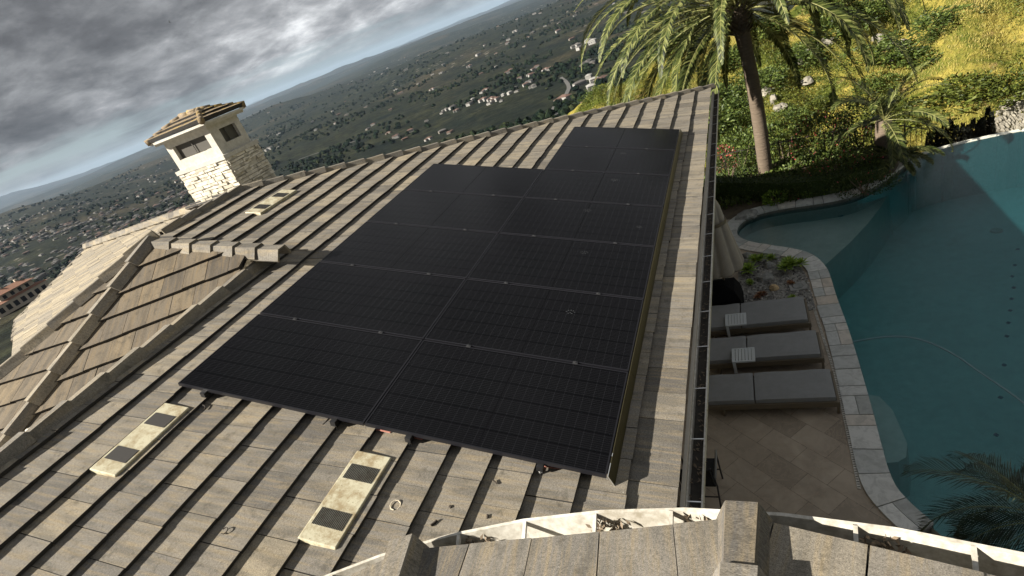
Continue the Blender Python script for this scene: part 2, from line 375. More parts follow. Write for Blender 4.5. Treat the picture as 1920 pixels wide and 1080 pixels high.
caps('ridge_cap_line', [e4[0] + V((0, 0, .10)), e4[1] + V((0, 0, .10))], F4, seed=17, L=.36, width=.30, hgt=.12)
mb = MB(); rk = [hit(u, v, n4, p4) for u, v in [(168, 464), (33, 602), (28, 640)]]
for a, b in zip(rk[:-1], rk[1:]):
    d = (b - a).normalized(); X = d.cross(V((0, 0, 1))).normalized()
    n = max(2, int((b - a).length / .34))
    for i in range(n):
        c = a + (b - a) * ((i + .5) / n); l = (b - a).length / n
        mb.box(c + V((0, 0, .02 - .015 * (i % 2))), (l * 1.06, .10, .10), ax=(d, X, X.cross(d)))
mb.build('rake_tile', [M['cap']], F4)
mb = MB(); rn = random.Random(9)
q0 = [hit(u, v, n4, p4) for u, v in [(300, 455), (262, 492), (238, 524), (190, 566), (140, 604), (100, 636), (52, 668), (0, 716)]]
for a, b in zip(q0[:-1], q0[1:]):
    d = (b - a); l = d.length; d.normalize(); X = d.cross(V((0, 0, 1))).normalized(); n = max(1, int(l / .5))
    for i in range(n):
        c = a + (b - a) * ((i + .5) / n); mb.box(c + V((0, 0, .07 + rn.uniform(-.02, .03))), (l / n * .98, .30 + rn.uniform(-.05, .1), .13), ax=(d, X, X.cross(d)), tint=rn.random())
mb.build('valley_edge_tile', [M['cap']], F4)
# mortar blob at the foot of the hip, seen as a white lump
mb = MB(); c = hit(62, 812, n2, p2) ; c = CAM + (c - CAM) * .86
mb.lathe(c, [(.01, .07), (.035, .06), (.05, .02), (.045, -.05), (.03, -.12)], 9, wob=lambda t, j: 1 + .2 * sin(2 * t + j))
mb.build('mortar_lump', [M['mortar']], ROOF, smooth=True)
mb = MB()   # mortar where the ridges meet
for (u, v, y_) in ((291, 448, 2.45), (505, 465, 2.36)):
    mb = MB(); c = hit(u, v, V((0, 1, 0)), (0, y_, 0)); lumps(mb, c - V((.08, 0, .03)), c + V((.08, 0, -.03)), 5, .09, .06, random.Random(int(u)))
mb.build('mortar_joint', [M['cap']], ROOF, smooth=True)
# --- walls
M['stucco'] = mat('stucco', speckle((.52, .47, .38), (.60, .55, .46), 30), rough=.9)
def wall_poly(name, pts, z0, z1, m, parent):
    mb = MB(); mb.prism([V((x, y, z0)) for x, y in pts], [V((x, y, z1)) for x, y in pts]); return mb.build(name, m, parent)
wall_poly('wall', [(-14.0, -3.0), (-1.1, -3.0), (-1.1, 11.2), (-14.0, 11.2)], DECK - .6, -.62, M['stucco'], HOUSE)
wall_poly('wall', [(-6.9, -3.0), (-4.85, -3.0), (-4.85, 2.2), (-6.9, 2.2)], -.6, .0, M['stucco'], HOUSE)
wall_poly('wall', [(-17.0, 2.2), (-7.2, 2.2), (-7.2, 8.0), (-17.5, 8.0)], DECK - 1.5, -.66, M['stucco'], HOUSE)
mb = MB(); mb.box((-4.80, -.45, .85), (.05, 5.2, .6)); mb.build('upstand', M['stucco'], ROOF)
# --- main gutter
def profile_sweep(mb, path, prof, tint=.5, mi=0):
    """path: list of (point, outward); prof closed polygon of (out, z)"""
    for (p, o), (q, r) in zip(path[:-1], path[1:]):
        p, o, q, r = V(p), V(o), V(q), V(r)
        for k in range(len(prof)):
            a, b = prof[k], prof[(k + 1) % len(prof)]
            mb.face([p + o * a[0] + V((0, 0, a[1])), q + r * a[0] + V((0, 0, a[1])), q + r * b[0] + V((0, 0, b[1])), p + o * b[0] + V((0, 0, b[1]))], mi, tint)
    for (p, o) in (path[0], path[-1]):
        p, o = V(p), V(o); half = len(prof) // 2
        for k in range(half - 1):
            a, b, c, d = prof[k], prof[k + 1], prof[-2 - k], prof[-1 - k]
            mb.face([p + o * x[0] + V((0, 0, x[1])) for x in (a, b, c, d)], mi, tint)
GP = [(0, 0), (0, -.09), (.115, -.09), (.122, 0), (.108, 0), (.103, -.081), (.012, -.081), (.012, 0)]
M['gutter_in'] = mat('gutter_shade', speckle((.02, .018, .015), (.06, .05, .04), 20), rough=.9)
mb = MB(); X1 = V((1, 0, 0))
profile_sweep(mb, [((.478, -.95, -.365), X1), ((.478, 11.75, -.365), X1)], GP)
GUT = mb.build('gutter', M['white'], HOUSE)
mb = MB(); mb.box((.536, 5.4, -.440), (.088, 12.6, .006)); mb.build('gutter_shade_sheet', M['gutter_in'], GUT)  # dark sheet on the channel floor, standing in for its shade
for i in range(21):
    mb = MB(); mb.box((.535, -.5 + i * .6, -.369), (.10, .009, .004)); mb.build('gutter_hanger', M['alu'], GUT)
mb = MB(); rn = random.Random(3)
for i in range(420):
    mb.leaf((rn.uniform(.5, .575), rn.uniform(-.9, 11.7), -.434 + rn.uniform(0, .012)), (rn.uniform(-1, 1), rn.uniform(-1, 1), .2), .04, .014, rn, tint=rn.random(), up=V((0, 0, 1)))
M['litter'] = mat('dry_leaf', base=(.16, .12, .08), rough=.8)
mb.build('leaf_litter', M['litter'], GUT)['kind'] = 'stuff'
mb = MB(); mb.box((.46, 5.3, -.46), (.03, 12.7, .24)); mb.build('fascia', M['stucco'], HOUSE)
# --- near roof (round bay the photograph is taken from)
TC = V((.95, -4.95, 0)); TZ = .955; TR = 3.90
hips = [RD(a) for a in (-91, -68, -45, -22.3, 1.2, 24.2, 47, 70)]
def azv(a): return V((sin(a), cos(a), 0))
mb = MB()
for i in range(len(hips) - 1):
    a, b = hips[i], hips[i + 1]; m_ = (a + b) / 2; hw = (b - a) / 2; ap = TR * cos(hw)
    out = azv(m_); U = V((cos(m_), -sin(m_), 0)); D = (out * cos(AL) - V((0, 0, sin(AL)))).normalized()
    O = TC + out * (ap + .02) + V((0, 0, TZ - .03)); Ls = 2.7
    hwid = (ap + .02) * tan(hw); k_ = tan(hw) * cos(AL)
    tiled(mb, O, U, D, [[(-hwid, 0), (hwid, 0), (hwid - Ls * k_, -Ls), (-hwid + Ls * k_, -Ls)]], seed=30 + i, v0=-20 * E_, u0=[0, 0, 0, .035, .13, 0, 0][i], t=.034)
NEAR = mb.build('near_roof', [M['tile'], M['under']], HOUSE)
for i, a in enumerate(hips):
    r0 = TR + .06; r1 = 1.6
    lo = TC + azv(a) * r0 + V((0, 0, TZ + .065)); hi_ = TC + azv(a) * r1 + V((0, 0, TZ + .065 + (r0 - r1) * tan(AL) * cos(RD(11.5))))
    caps('hip_cap_line', [lo, hi_], NEAR, seed=40 + i, L=.33, width=.27, hgt=.13, lift=0.0)
gp = []
for k in range(0, 30):
    a = RD(-92 + k * 5.6); gp.append((TC + azv(a) * (TR - .02) + V((0, 0, TZ - .035)), azv(a)))
mb = MB(); profile_sweep(mb, gp, [(0, 0), (0, -.12), (.13, -.12), (.150, 0.008), (.134, 0.008), (.118, -.108), (.012, -.108), (.012, 0)])
NG = mb.build('gutter', M['white'], NEAR); NG['label'] = 'white curved gutter stained with dead leaves'
for k in range(0, 32):
    mb = MB(); a = RD(-90 + k * 5.1); c = TC + azv(a) * (TR + .055) + V((0, 0, TZ - .038)); o_ = azv(a); t_ = V((o_.y, -o_.x, 0))
    mb.box(c, (.12, .016, .022), ax=(o_, t_, V((0, 0, 1)))); mb.build('gutter_hanger', M['white'], NG)
mb = MB(); rn = random.Random(8)
for a in (-29, -24, -17.5, -7.5, -1.8, 8.2, 15.3, 23):
    for j in range(75):
        aa = RD(a + rn.gauss(0, .55)); r_ = TR + rn.uniform(.035, .112); zz = rn.uniform(-.105, -.02) * (1 if r_ > TR + .08 else 1.0)
        mb.leaf(TC + azv(aa) * r_ + V((0, 0, TZ - .03 + zz)), (rn.uniform(-1, 1), rn.uniform(-1, 1), rn.uniform(-.3, .6)), rn.uniform(.02, .045), .016, rn, tint=rn.random())
mb.build('leaf_litter', M['litter'], NG)['kind'] = 'stuff'
pts = [(TC.x + sin(a) * (TR - .35), TC.y + cos(a) * (TR - .35)) for a in [RD(-95 + 12 * k) for k in range(30)]]
wall_poly('wall', pts[::-1], DECK, TZ - .16, M['stucco'], HOUSE)
mb = MB(); mb.prism([TC + azv(a) * 0.0 + V((0, 0, 0)) + azv(a) * (TR - .36) + V((0, 0, TZ - .155)) for a in [RD(-95 + 12 * k) for k in range(30)]][::-1],
                    [TC + azv(a) * (TR - .01) + V((0, 0, TZ - .14)) for a in [RD(-95 + 12 * k) for k in range(30)]][::-1]); mb.build('soffit', M['stucco'], HOUSE)
# --- chimney
cx, cy, wx, wy = -8.0, 5.38, 1.45, .91
z1, z2 = 2.43, 3.06
def f_stone(t, b):
    co = nd(t, 'ShaderNodeTexCoord'); v = nd(t, 'ShaderNodeTexVoronoi'); v.distance = 'CHEBYCHEV'; v.inputs['Scale'].default_value = 1.0
    lk(t, mapping(t, co.outputs['Object'], (8, 8, 17)), v.inputs['Vector'])
    c = mixc(t, ramp(t, nd_sep(t, v.outputs['Color']), [(0, 0.0), (1, 1.0)]), (.36, .33, .26), (.72, .68, .58)); g = noi(t, co.outputs['Object'], 30, 4, .6)
    c = mixc(t, ramp(t, g, [(.55, 0.0), (.75, .5)]), c, (.35, .27, .16)); lk(t, c, b.inputs[0]); bump(t, b, g, .4, .01)
def nd_sep(t, c):
    s = nd(t, 'ShaderNodeSeparateColor'); lk(t, c, s.inputs[0]); return s.outputs[0]
M['stone'] = mat('ledgestone', f_stone, rough=.9)
M['chim_stucco'] = mat('chimney_stucco', speckle((.40, .38, .33), (.60, .58, .52), 12), rough=.9)
mb = MB(); t_ = .10
x0, x1, y0, y1 = cx - wx, cx, cy, cy + wy
ax0, ax1, ay0, ay1 = x0 + .05, x1 - .05, y0 + .05, y1 - .05
def frame_wall(mb, p, u, L, zb, zt, o0, o1, ob, ot, nrm, th=.10):
    """a wall panel along u with one opening, made of four bars"""
    p, u, nrm = V(p), V(u), V(nrm)
    def bar(a, b, c, d):
        mb.box(p + u * ((a + b) / 2) + V((0, 0, (c + d) / 2)) - nrm * (th / 2), (b - a, th, d - c), ax=(u, nrm, V((0, 0, 1))))
    bar(0, L, zb, ob); bar(0, L, ot, zt); bar(0, o0, ob, ot); bar(o1, L, ob, ot)
Lx = ax1 - ax0; Ly = ay1 - ay0
frame_wall(mb, (ax0, ay0, 0), (1, 0, 0), Lx, z1 + .06, z2, .17, Lx - .17, z1 + .24, z2 - .12, (0, -1, 0))
frame_wall(mb, (ax0 + .102, ay1, 0), (1, 0, 0), Lx - .204, z1 + .06, z2, .17, Lx - .37, z1 + .24, z2 - .12, (0, 1, 0))
frame_wall(mb, (ax1 - .002, ay0 + .101, 0), (0, 1, 0), Ly - .103, z1 + .06, z2, .13, Ly - .25, z1 + .24, z2 - .12, (1, 0, 0))
frame_wall(mb, (ax0 + .002, ay0 + .101, 0), (0, 1, 0), Ly - .103, z1 + .06, z2, .13, Ly - .25, z1 + .24, z2 - .12, (-1, 0, 0))
CH = mb.build('chimney', M['chim_stucco'], HOUSE); CH['label'] = 'chimney with sunlit cream stone shaft, screened openings and small tiled roof'
mb = MB(); mb.box(((x0 + x1) / 2, (y0 + y1) / 2, z1 + .02), (wx + .06, wy + .06, .08)); mb.box(((x0 + x1) / 2, (y0 + y1) / 2, z1 - .035), (wx - .02, wy - .02, .03)); mb.build('sill', M['chim_stucco'], CH)
mb = MB(); rn = random.Random(21)   # ledge stones laid in courses around a core
mb.box(((x0 + x1) / 2, (y0 + y1) / 2, .4), (wx - .12, wy - .12, 4.0))
zc = -.6
while zc < z1 - .06:
    hh = rn.uniform(.045, .095)
    if zc + hh > z1 - .02: hh = z1 - .02 - zc
    for (p, u, L, nr) in (((x0, y0), (1, 0), wx, (0, -1)), ((x1, y0), (0, 1), wy, (1, 0)), ((x0, y1), (1, 0), wx, (0, 1)), ((x0, y0), (0, 1), wy, (-1, 0))):
        a = 0
        while a < L - .01:
            b = min(L, a + rn.uniform(.10, .34)); dd = rn.uniform(.0, .045)
            if L - b < .05: b = L
            c = V((p[0] + u[0] * (a + b) / 2 - nr[0] * (.06 - dd / 2), p[1] + u[1] * (a + b) / 2 - nr[1] * (.06 - dd / 2), zc + hh / 2))
            s_ = (b - a - rn.uniform(.003, .01), .12 + dd, hh - rn.uniform(.003, .012))
            mb.box(c, s_, ax=(V((u[0], u[1], 0)), V((nr[0], nr[1], 0)), V((0, 0, 1)))); a = b
    zc += hh
mb.build('stone_shaft', M['stone'], CH)
M['mesh'] = mat('spark_screen', base=(.075, .07, .06), rough=.55, metal=.3)
for (a, b) in (((ax0 + .1, ay0 + .06), (ax1 - .1, ay0 + .06)), ((ax1 - .06, ay0 + .1), (ax1 - .06, ay1 - .1))):
    mb = MB(); A = V((*a, 0)); B = V((*b, 0)); L = (B - A).length; u = (B - A).normalized(); n = V((u.y, -u.x, 0))
    mb.box((A + B) / 2 + V((0, 0, z1 + .43)) - n * .02, (L, .004, .36), ax=(u, n, V((0, 0, 1))))
    mb.box(A + u * (L * .50) + V((0, 0, z1 + .42)) - n * -.01, (.018, .012, .34), ax=(u, n, V((0, 0, 1))))
    mb.build('spark_screen', M['mesh'], CH)
# chimney roof: small hip with barrel tiles, mossy
def f_moss(t, b):
    co = attr(t, 'tc'); x = noi(t, co.outputs['Vector'], 5, 6, .7); y = noi(t, co.outputs['Vector'], 22, 5, .7)
    c = mixc(t, ramp(t, y, [(.3, 0.0), (.7, 1.0)]), (.10, .075, .045), (.27, .21, .14))
    c = mixc(t, ramp(t, x, [(.50, 0.0), (.60, .75)]), c, (.33, .22, .04)); lk(t, c, b.inputs[0]); bump(t, b, y, .6, .01)
M['moss'] = mat('mossy_tile', f_moss, rough=.9)
ov = .17; ez = z2 + .06; rx0, rx1, ry0, ry1 = x0 - ov + .05, x1 + ov - .05, y0 - ov + .05, y1 + ov - .05
mb = MB(); mb.box(((x0 + x1) / 2, (y0 + y1) / 2, z2 + .02), (wx + .12, wy + .12, .05)); mb.box(((x0 + x1) / 2, (y0 + y1) / 2, z2 + .065), (wx + .22, wy + .22, .045)); mb.build('cornice', M['chim_stucco'], CH)
mb = MB(); rg = .20; hw_ = (ry1 - ry0) / 2; ym = (ry0 + ry1) / 2; rz = ez + .035 + rg
ra = V((rx0 + hw_, ym, rz)); rb = V((rx1 - hw_, ym, rz)); cs = [V((rx0, ry0, ez + .035)), V((rx1, ry0, ez + .035)), V((rx1, ry1, ez + .035)), V((rx0, ry1, ez + .035))]
for f_ in ([cs[0], cs[1], rb, ra], [cs[1], cs[2], rb], [cs[2], cs[3], ra, rb], [cs[3], cs[0], ra]): mb.face(f_)
def barrel(mb, lo, hi, r, rnd):
    n = max(1, round((hi - lo).length / .24)); d = (hi - lo) / n
    for i in range(n):
        a = lo + d * i - d.normalized() * .02; b = lo + d * (i + 1.08); mb.tube([a + V((0, 0, .012 - r * .45)), b - V((0, 0, .006 + r * .45))], [r * 1.08, r * .90], 10, tint=rnd.random())
rn = random.Random(6)
for q_, (A, B, T0, T1) in enumerate(((cs[0], cs[1], ra, rb), (cs[1], cs[2], rb, rb), (cs[2], cs[3], rb, ra), (cs[3], cs[0], ra, ra))):
    L = (B - A).length; u = (B - A).normalized(); inn = V((-u.y, u.x, 0)); Ud = u; Dd = (-inn * hw_ - V((0, 0, rg))).normalized(); sl_ = sqrt(hw_ ** 2 + rg ** 2)
    tiled(mb, A, Ud, Dd, [[(0, 0), (L, 0), ((T1 - A).dot(u), -sl_), ((T0 - A).dot(u), -sl_)] if (T1 - T0).length > .01 else [(0, 0), (L, 0), ((T0 - A).dot(u), -sl_)]], seed=60 + q_, v0=.02 - 10 * .2, E=.20, W=.165, t=.035)
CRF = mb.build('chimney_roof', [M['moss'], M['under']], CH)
mb = MB()
for c_, r_ in ((cs[0], ra), (cs[1], rb), (cs[2], rb), (cs[3], ra)): barrel(mb, c_ + V((0, 0, .045)), r_ + V((0, 0, .065)), .06, rn)
barrel(mb, ra + V((0, 0, .06)), rb + V((0, 0, .06)), .062, rn)
mb.build('hip_tile', M['moss'], CH, smooth=True)
# ------------------------------------------------------------------ solar array
PA, PB = 2.0315, 1.154
def panel(i, j, lab):
    s0 = (i - 2) * PA + .006; s1 = (i - 1) * PA - .006; y0_ = j * PB + .010; y1_ = (j + 1) * PB - .010
    r = empty('solar_panel', onpan((s0 + s1) / 2, (y0_ + y1_) / 2, -.04), lab, 'solar panel', 'black solar panels on the roof')
    mb = MB(); fw = .012
    def bx(a, b, c, d, h0, h1): mb.prism([onpan(a, c, h0), onpan(b, c, h0), onpan(b, d, h0), onpan(a, d, h0)], [onpan(a, c, h1), onpan(b, c, h1), onpan(b, d, h1), onpan(a, d, h1)])
    bx(s0, s1, y0_, y0_ + fw, -.035, 0); bx(s0, s1, y1_ - fw, y1_, -.035, 0); bx(s0, s0 + fw, y0_ + fw, y1_ - fw, -.035, -.0004); bx(s1 - fw, s1, y0_ + fw, y1_ - fw, -.035, -.0004)
    mb.build('frame', M['frame'], r)
    mb = MB(); a, b, c, d = s0 + fw, s1 - fw, y0_ + fw, y1_ - fw; h_ = -.0035; sm = (s0 + s1) / 2; ys = (d - c)
    for (p, q) in ((a, sm - .004), (sm + .004, b)):
        P = [onpan(p, c, h_), onpan(q, c, h_), onpan(q, d, h_), onpan(p, d, h_)]
        mb.prism([x - N * .004 for x in P], P, 0, .5, None, [(p, 0.003, 0), (q, .003, 0), (q, .003 + 1.1142 * ys / ys, 0), (p, .003 + 1.1142, 0)])
    mb.build('glass', M['pv'], r)
    mb = MB(); mb.prism([onpan(x, y_, -.008) for x, y_ in ((sm - .004, c), (sm + .004, c), (sm + .004, d), (sm - .004, d))], [onpan(x, y_, -.0045) for x, y_ in ((sm - .004, c), (sm + .004, c), (sm + .004, d), (sm - .004, d))]); mb.build('centre_strip', M['strip'], r)
    return r
ordn = ['first', 'second', 'third', 'fourth', 'fifth', 'sixth', 'seventh']
PAN = {}
for i, nm, nr in ((1, 'column next to the gutter', 7), (0, 'column next to the ridge', 5)):
    for j in range(nr):
        ex = 'nearest panel' if j == 0 else ('farthest panel' if j == nr - 1 else ordn[j] + ' panel from the near end')
        PAN[(i, j)] = panel(i, j, 'black solar panel, %s in the %s' % (ex, nm))
# clamps between panels, as parts of the panel on the near side
for (i, j), r in PAN.items():
    for fs in (.24, .76):
        mb = MB(); s_ = (i - 2 + fs) * PA; mb.box(onpan(s_, (j + 1) * PB, -.001), (.045, .036, .010), ax=(S, Y, N))
        mb.tube([onpan(s_, (j + 1) * PB, .0), onpan(s_, (j + 1) * PB, .010)], .008, 8); mb.build('clamp', M['clamp'], r)
# paw like dusty prints
def paw(u, v, sz, j):
    c = hit(u, v, N, N * 0.0); s_, y_ = c.dot(S), c.y; mb = MB(); rn = random.Random(int(u))
    def blob(ds, dy, r):
        n = 9; o_ = rn.uniform(0, 6); P = [onpan(s_ + ds + cos(2 * pi * k / n) * r * (1 + .35 * sin(k * 2 + o_)), y_ + dy + sin(2 * pi * k / n) * r * (.7 + .3 * cos(k + o_)), -.003) for k in range(n)]; mb.prism(P, [p + N * .0008 for p in P])
    for k in range(5): t = -1.2 + k * .6; blob(sin(t) * sz, cos(t) * sz, sz * .17)
    for k in range(3): t = -1.4 + k * 1.4; blob(sin(t) * sz * .42, cos(t) * sz * .3 - sz * .25, sz * .18)
    o = mb.build('paw_print', M['dust'], PAN[(1, j)]); return o
for u, v, sz, j in ((1069, 586, .045, 2), (1095, 474, .045, 3), (1101, 395, .05, 4), (1152, 338, .05, 5), (1168, 288, .05, 6), (1198, 426, .035, 3)): 
    cc = hit(u, v, N, N * 0.0); paw(u, v, sz, min(6, max(0, int(cc.y // PB))))
# skirt on the gutter side
sk = empty('array_skirt', onpan(.02, 4, -.1), 'long dark bronze metal skirt closing the gutter side edge of the solar array', 'skirt')
mb = MB()
for a, b in ((0.0, 1.16), (1.165, 4.3), (4.305, 7 * PB)):
    mb.prism([onpan(.004, a, .002), onpan(.010, a, .004), onpan(.010, b, .004), onpan(.004, b, .002)][::1], [onpan(.088, a, -.142), onpan(.094, a, -.139), onpan(.094, b, -.139), onpan(.088, b, -.142)])
mb.build('skirt_plate', M['bronze'], sk)
mb = MB(); mb.prism([onpan(.003, -.004, .003), onpan(.012, -.004, .004), onpan(.012, -.0012, .004), onpan(.003, -.0012, .003)], [onpan(.086, -.004, -.143), onpan(.095, -.004, -.141), onpan(.095, -.0012, -.141), onpan(.086, -.0012, -.143)])
mb.box(onpan(.040, -.0026, -.085), (.022, .003, .004), ax=(S, Y, N)); mb.box(onpan(.002, -.0026, -.022), (.016, .003, .004), ax=(S, Y, N))
mb.box(onpan(.0065, .06, .006), (.006, .12, .003), ax=(S, Y, N)); mb.box(onpan(.0065, .20, .006), (.006, .03, .003), ax=(S, Y, N))
mb.build('cut_edge', M['alu'], sk)
# rails with feet
for q, u in enumerate((383, 628, 767, 1013)):
    v = {383: 742, 628: 793, 767: 825, 1013: 878}[u]; c = hit(u, v, N, N * -.06); s_ = c.dot(S)
    lab = ['silver foot and black rail under the ridge side panel, farthest from the gutter', 'rail foot under the middle seam of the array, ridge side', 'bright silver rail foot just right of the middle seam', 'bright silver rail foot nearest the gutter'][q]
    r = empty('mounting_rail', onpan(s_, 0, -.1), lab, 'mounting rail', 'rails under the solar array')
    ye = (5 if s_ < -PA else 7) * PB
    mb = MB(); mb.box(onpan(s_, ye / 2 + .01, -.058), (.036, ye - .04, .042), ax=(S, Y, N)); mb.build('rail', M['black'], r)
    mb = MB()
    mb.box(onpan(s_, -.008, -.045), (.05, .05, .05), ax=(S, Y, N)); mb.build('end_clamp', M['black'], r)
    mb = MB()
    mb.box(onpan(s_ + .004, -.022, -.105), (.03, .006, .055), ax=(S, Y, N)); mb.box(onpan(s_ + .004, -.045, -.13), (.036, .05, .005), ax=(S, Y, N)); mb.tube([onpan(s_, -.02, -.09), onpan(s_, -.034, -.09)], .008, 8)
    mb.build('foot', M['alu'] if q else M['frame'], r)
# reddish exposed flashing strips under the front edge
M['red'] = mat('red_flashing', base=(.50, .22, .17), rough=.7)
mb = MB()
for (a, b, c_) in ((-2.0, -1.82, .1), (-1.74, -1.52, .095), (-.50, -.34, .09)): mb.box(onroof((a + b) / 2, .055, .058), (b - a, .03, .006), ax=(S, Y, N))
tag(mb.build('flashing_strip', M['red']), 'pinkish red flashing strips on the tiles below the near edge of the solar array', 'flashing')
# ------------------------------------------------------------------ roof vents
def vent(s0, s1, y0_, y1_, lab, slw=.007):
    r = empty('roof_vent', onroof((s0 + s1) / 2, (y0_ + y1_) / 2), lab, 'roof vent', 'cream vents set into the tiled roof')
    mb = MB(); h0, h1 = .03, .092
    def q(a, b, h): return onroof(a, b, h)
    mb.prism([q(s0, y0_, h0), q(s1, y0_, h0), q(s1, y1_, h0), q(s0, y1_, h0)], [q(s0 + .004, y0_ + .006, h1 - .012), q(s1, y0_ + .006, h1), q(s1, y1_ - .006, h1), q(s0 + .004, y1_ - .006, h1 - .012)])
    mb.build('vent_cover', M['cream'], r, bevel=.008)
    L = y1_ - y0_; W = s1 - s0
    for f0 in (.16, .66):
        mb = MB()
        for k in range(19):
            s_ = s0 + .04 + (W - .075) * k / 18; hh = h1 - .012 + .012 * (s_ - s0) / W
            a = y0_ + L * f0; b = a + L * .17
            mb.box(onroof(s_, (a + b) / 2, hh + .0015), (slw, b - a, .005), ax=((S * (W) + N * .012).normalized(), Y, N))
        mb.build('louvre', M['under'], r)
vent(-4.06, -3.76, -.95, -.17, 'cream roof vent left of the solar array with dark louvres, nearer the small hip roof', .013)
vent(-1.985, -1.665, -1.0, -.20, 'weathered cream roof vent below the near edge of the solar array, brown stains', .0048)
vent(-6.33, -6.02, 3.52, 4.44, 'small far cream roof vent high on the slope by the chimney')
# ------------------------------------------------------------------ twigs and debris
M['twig'] = mat('twig', base=(.03, .022, .015), rough=.8); M['paletwig'] = mat('pale_twig', base=(.55, .48, .36), rough=.8)
def deb(u, v, m, n, lab, cat, curl=1.0, L=.09, r_=.004, a0=0.0):
    c = hit(u, v, N, N * (TO + .062)); pts = []; a = a0; p = c
    for k in range(n): pts.append(p); p = p + S * (cos(a) * L / n) + Y * (sin(a) * L / n) + N * (.004 * sin(k)); a += curl
    mb = MB(); mb.tube(pts, r_, 6); tag(mb.build('twig', m, loc=c), lab, cat, 'debris on the roof tiles')
deb(415, 1000, M['twig'], 7, 'dark curled twig on a tile left of the stained vent', 'twig', .8, .13)
deb(745, 955, M['paletwig'], 9, 'pale looped twig on a tile right of the stained vent', 'twig', .7, .24, .004, 1.2)
deb(808, 985, M['twig'], 3, 'small dark leaf scrap above the curved gutter', 'leaf', .1, .08, .009, 1.0)
deb(914, 972, M['twig'], 2, 'short dark scrap close to the curved gutter, near its middle', 'leaf', .1, .06, .008, 1.9)
deb(932, 907, M['twig'], 3, 'thin dark scrap below the middle of the panel edge', 'leaf', .2, .07, .006, 2.6)
deb(846, 952, M['twig'], 2, 'dark seed on a grey tile between the twig and the gutter', 'leaf', .2, .04, .01, 2.6)
deb(1133, 1052, M['twig'], 2, 'dark chip on the tiles near the roof edge', 'leaf', .2, .04, .008, 2.6) if False else None
deb(383, 768, M['twig'], 4, 'small curved twig beside the upper end of the left vent', 'twig', .5, .10, .005, 2.0)
deb(605, 796, M['twig'], 4, 'fine dark twig just under the panel edge', 'twig', .1, .10, .004, 1.3)
# ------------------------------------------------------------------ ground, deck, pool
def f_deck(t, b):
    co = nd(t, 'ShaderNodeTexCoord'); mp = nd(t, 'ShaderNodeMapping'); mp.inputs['Rotation'].default_value = (0, 0, RD(42)); lk(t, co.outputs['Object'], mp.inputs[0])
    br = nd(t, 'ShaderNodeTexBrick'); br.inputs['Scale'].default_value = 1; br.inputs['Brick Width'].default_value = .61; br.inputs['Row Height'].default_value = .405; br.inputs['Mortar Size'].default_value = .004
    br.inputs['Color1'].default_value = (.27, .225, .17, 1); br.inputs['Color2'].default_value = (.44, .37, .285, 1); br.inputs['Mortar'].default_value = (.17, .14, .105, 1); lk(t, mp.outputs[0], br.inputs['Vector'])
    v1 = noi(t, mp.outputs[0], 3.5, 6, .62, 1.6); vein = ramp(t, mth(t, 'ABSOLUTE', mth(t, 'SUBTRACT', v1, .5)), [(0.0, 1.0), (.035, 0.0)])
    v2 = noi(t, mp.outputs[0], 2.2, 4, .6, .8)
    c = mixc(t, ramp(t, v2, [(.3, 0.0), (.7, .6)]), br.outputs['Color'], (.15, .12, .09)); c = mixc(t, mth(t, 'MULTIPLY', vein, .5), c, (.40, .32, .24)); lk(t, c, b.inputs[0])
M['deck'] = mat('travertine_deck', f_deck, rough=.55, spec=.35)
def f_cop(t, b):
    tc = attr(t, 'tc'); ti = attr(t, 'tint'); x = noi(t, tc.outputs['Vector'], 7, 6, .65, .8); y = noi(t, tc.outputs['Vector'], 40, 3, .6)
    c = ramp(t, ti.outputs['Fac'], [(0, (.32, .33, .31)), (.4, (.46, .47, .45)), (.7, (.58, .58, .55)), (.9, (.50, .43, .35)), (1, (.68, .68, .65))])
    c = mixc(t, ramp(t, x, [(.40, .35), (.54, 0.0)]), c, (.20, .205, .19)); c = mixc(t, ramp(t, x, [(.60, 0.0), (.7, .5)]), c, (.66, .66, .62))
    lk(t, c, b.inputs[0]); bump(t, b, y, .3, .006)
M['mortar_grey'] = mat('grey_mortar', base=(.16, .16, .15), rough=.9)
M['coping'] = mat('quartzite_coping', f_cop, rough=.7)
inner_px = [(1748, 985), (1712, 955), (1690, 933), (1675, 915), (1662, 885), (1652, 850), (1637, 790), (1622, 735), (1603, 668), (1585, 610), (1566, 560), (1553, 515), (1545, 500), (1526, 481), (1500, 471), (1450, 463), (1405, 456), (1384, 447), (1378, 434), (1386, 418), (1412, 402), (1470, 389), (1540, 380), (1600, 368), (1650, 343), (1684, 318), (1702, 303)]
WZ = DECK - .11
def sm(P, n=3):
    for _ in range(n):
        Q = [P[0]]
        for a, b in zip(P[:-1], P[1:]): Q += [a.lerp(b, .25), a.lerp(b, .75)]
        Q.append(P[-1]); P = Q
    return P
inner = sm([lvl(u, v, DECK) for u, v in inner_px], 2)
def resample(P, d):
    out = [P[0]]; acc = 0; prev = P[0]; i = 1
    while i < len(P):
        l = (P[i] - prev).length
        if acc + l >= d: t = (d - acc) / l; prev = prev.lerp(P[i], t); out.append(prev); acc = 0
        else: acc += l; prev = P[i]; i += 1
    return out
edge_px = [(1703, 303), (1730, 290), (1790, 273), (1850, 259), (1920, 245)]
edge = [lvl(u, v, WZ) for u, v in edge_px]
ext = [V((9.2, 14.2, WZ)), V((11.5, 12.6, WZ)), V((12.6, 9.5, WZ)), V((11.8, 6.0, WZ)), V((9.5, 3.6, WZ)), V((6.5, 2.0, WZ)), V((4.4, 1.6, WZ)), V((3.2, 2.1, WZ))]
far = sm(edge, 2) + sm([edge[-1]] + ext, 2)[1:]
outline = [V((p.x, p.y, 0)) for p in inner] + [V((p.x, p.y, 0)) for p in far]
outline = resample(outline + [outline[0]], .12)[:-1]
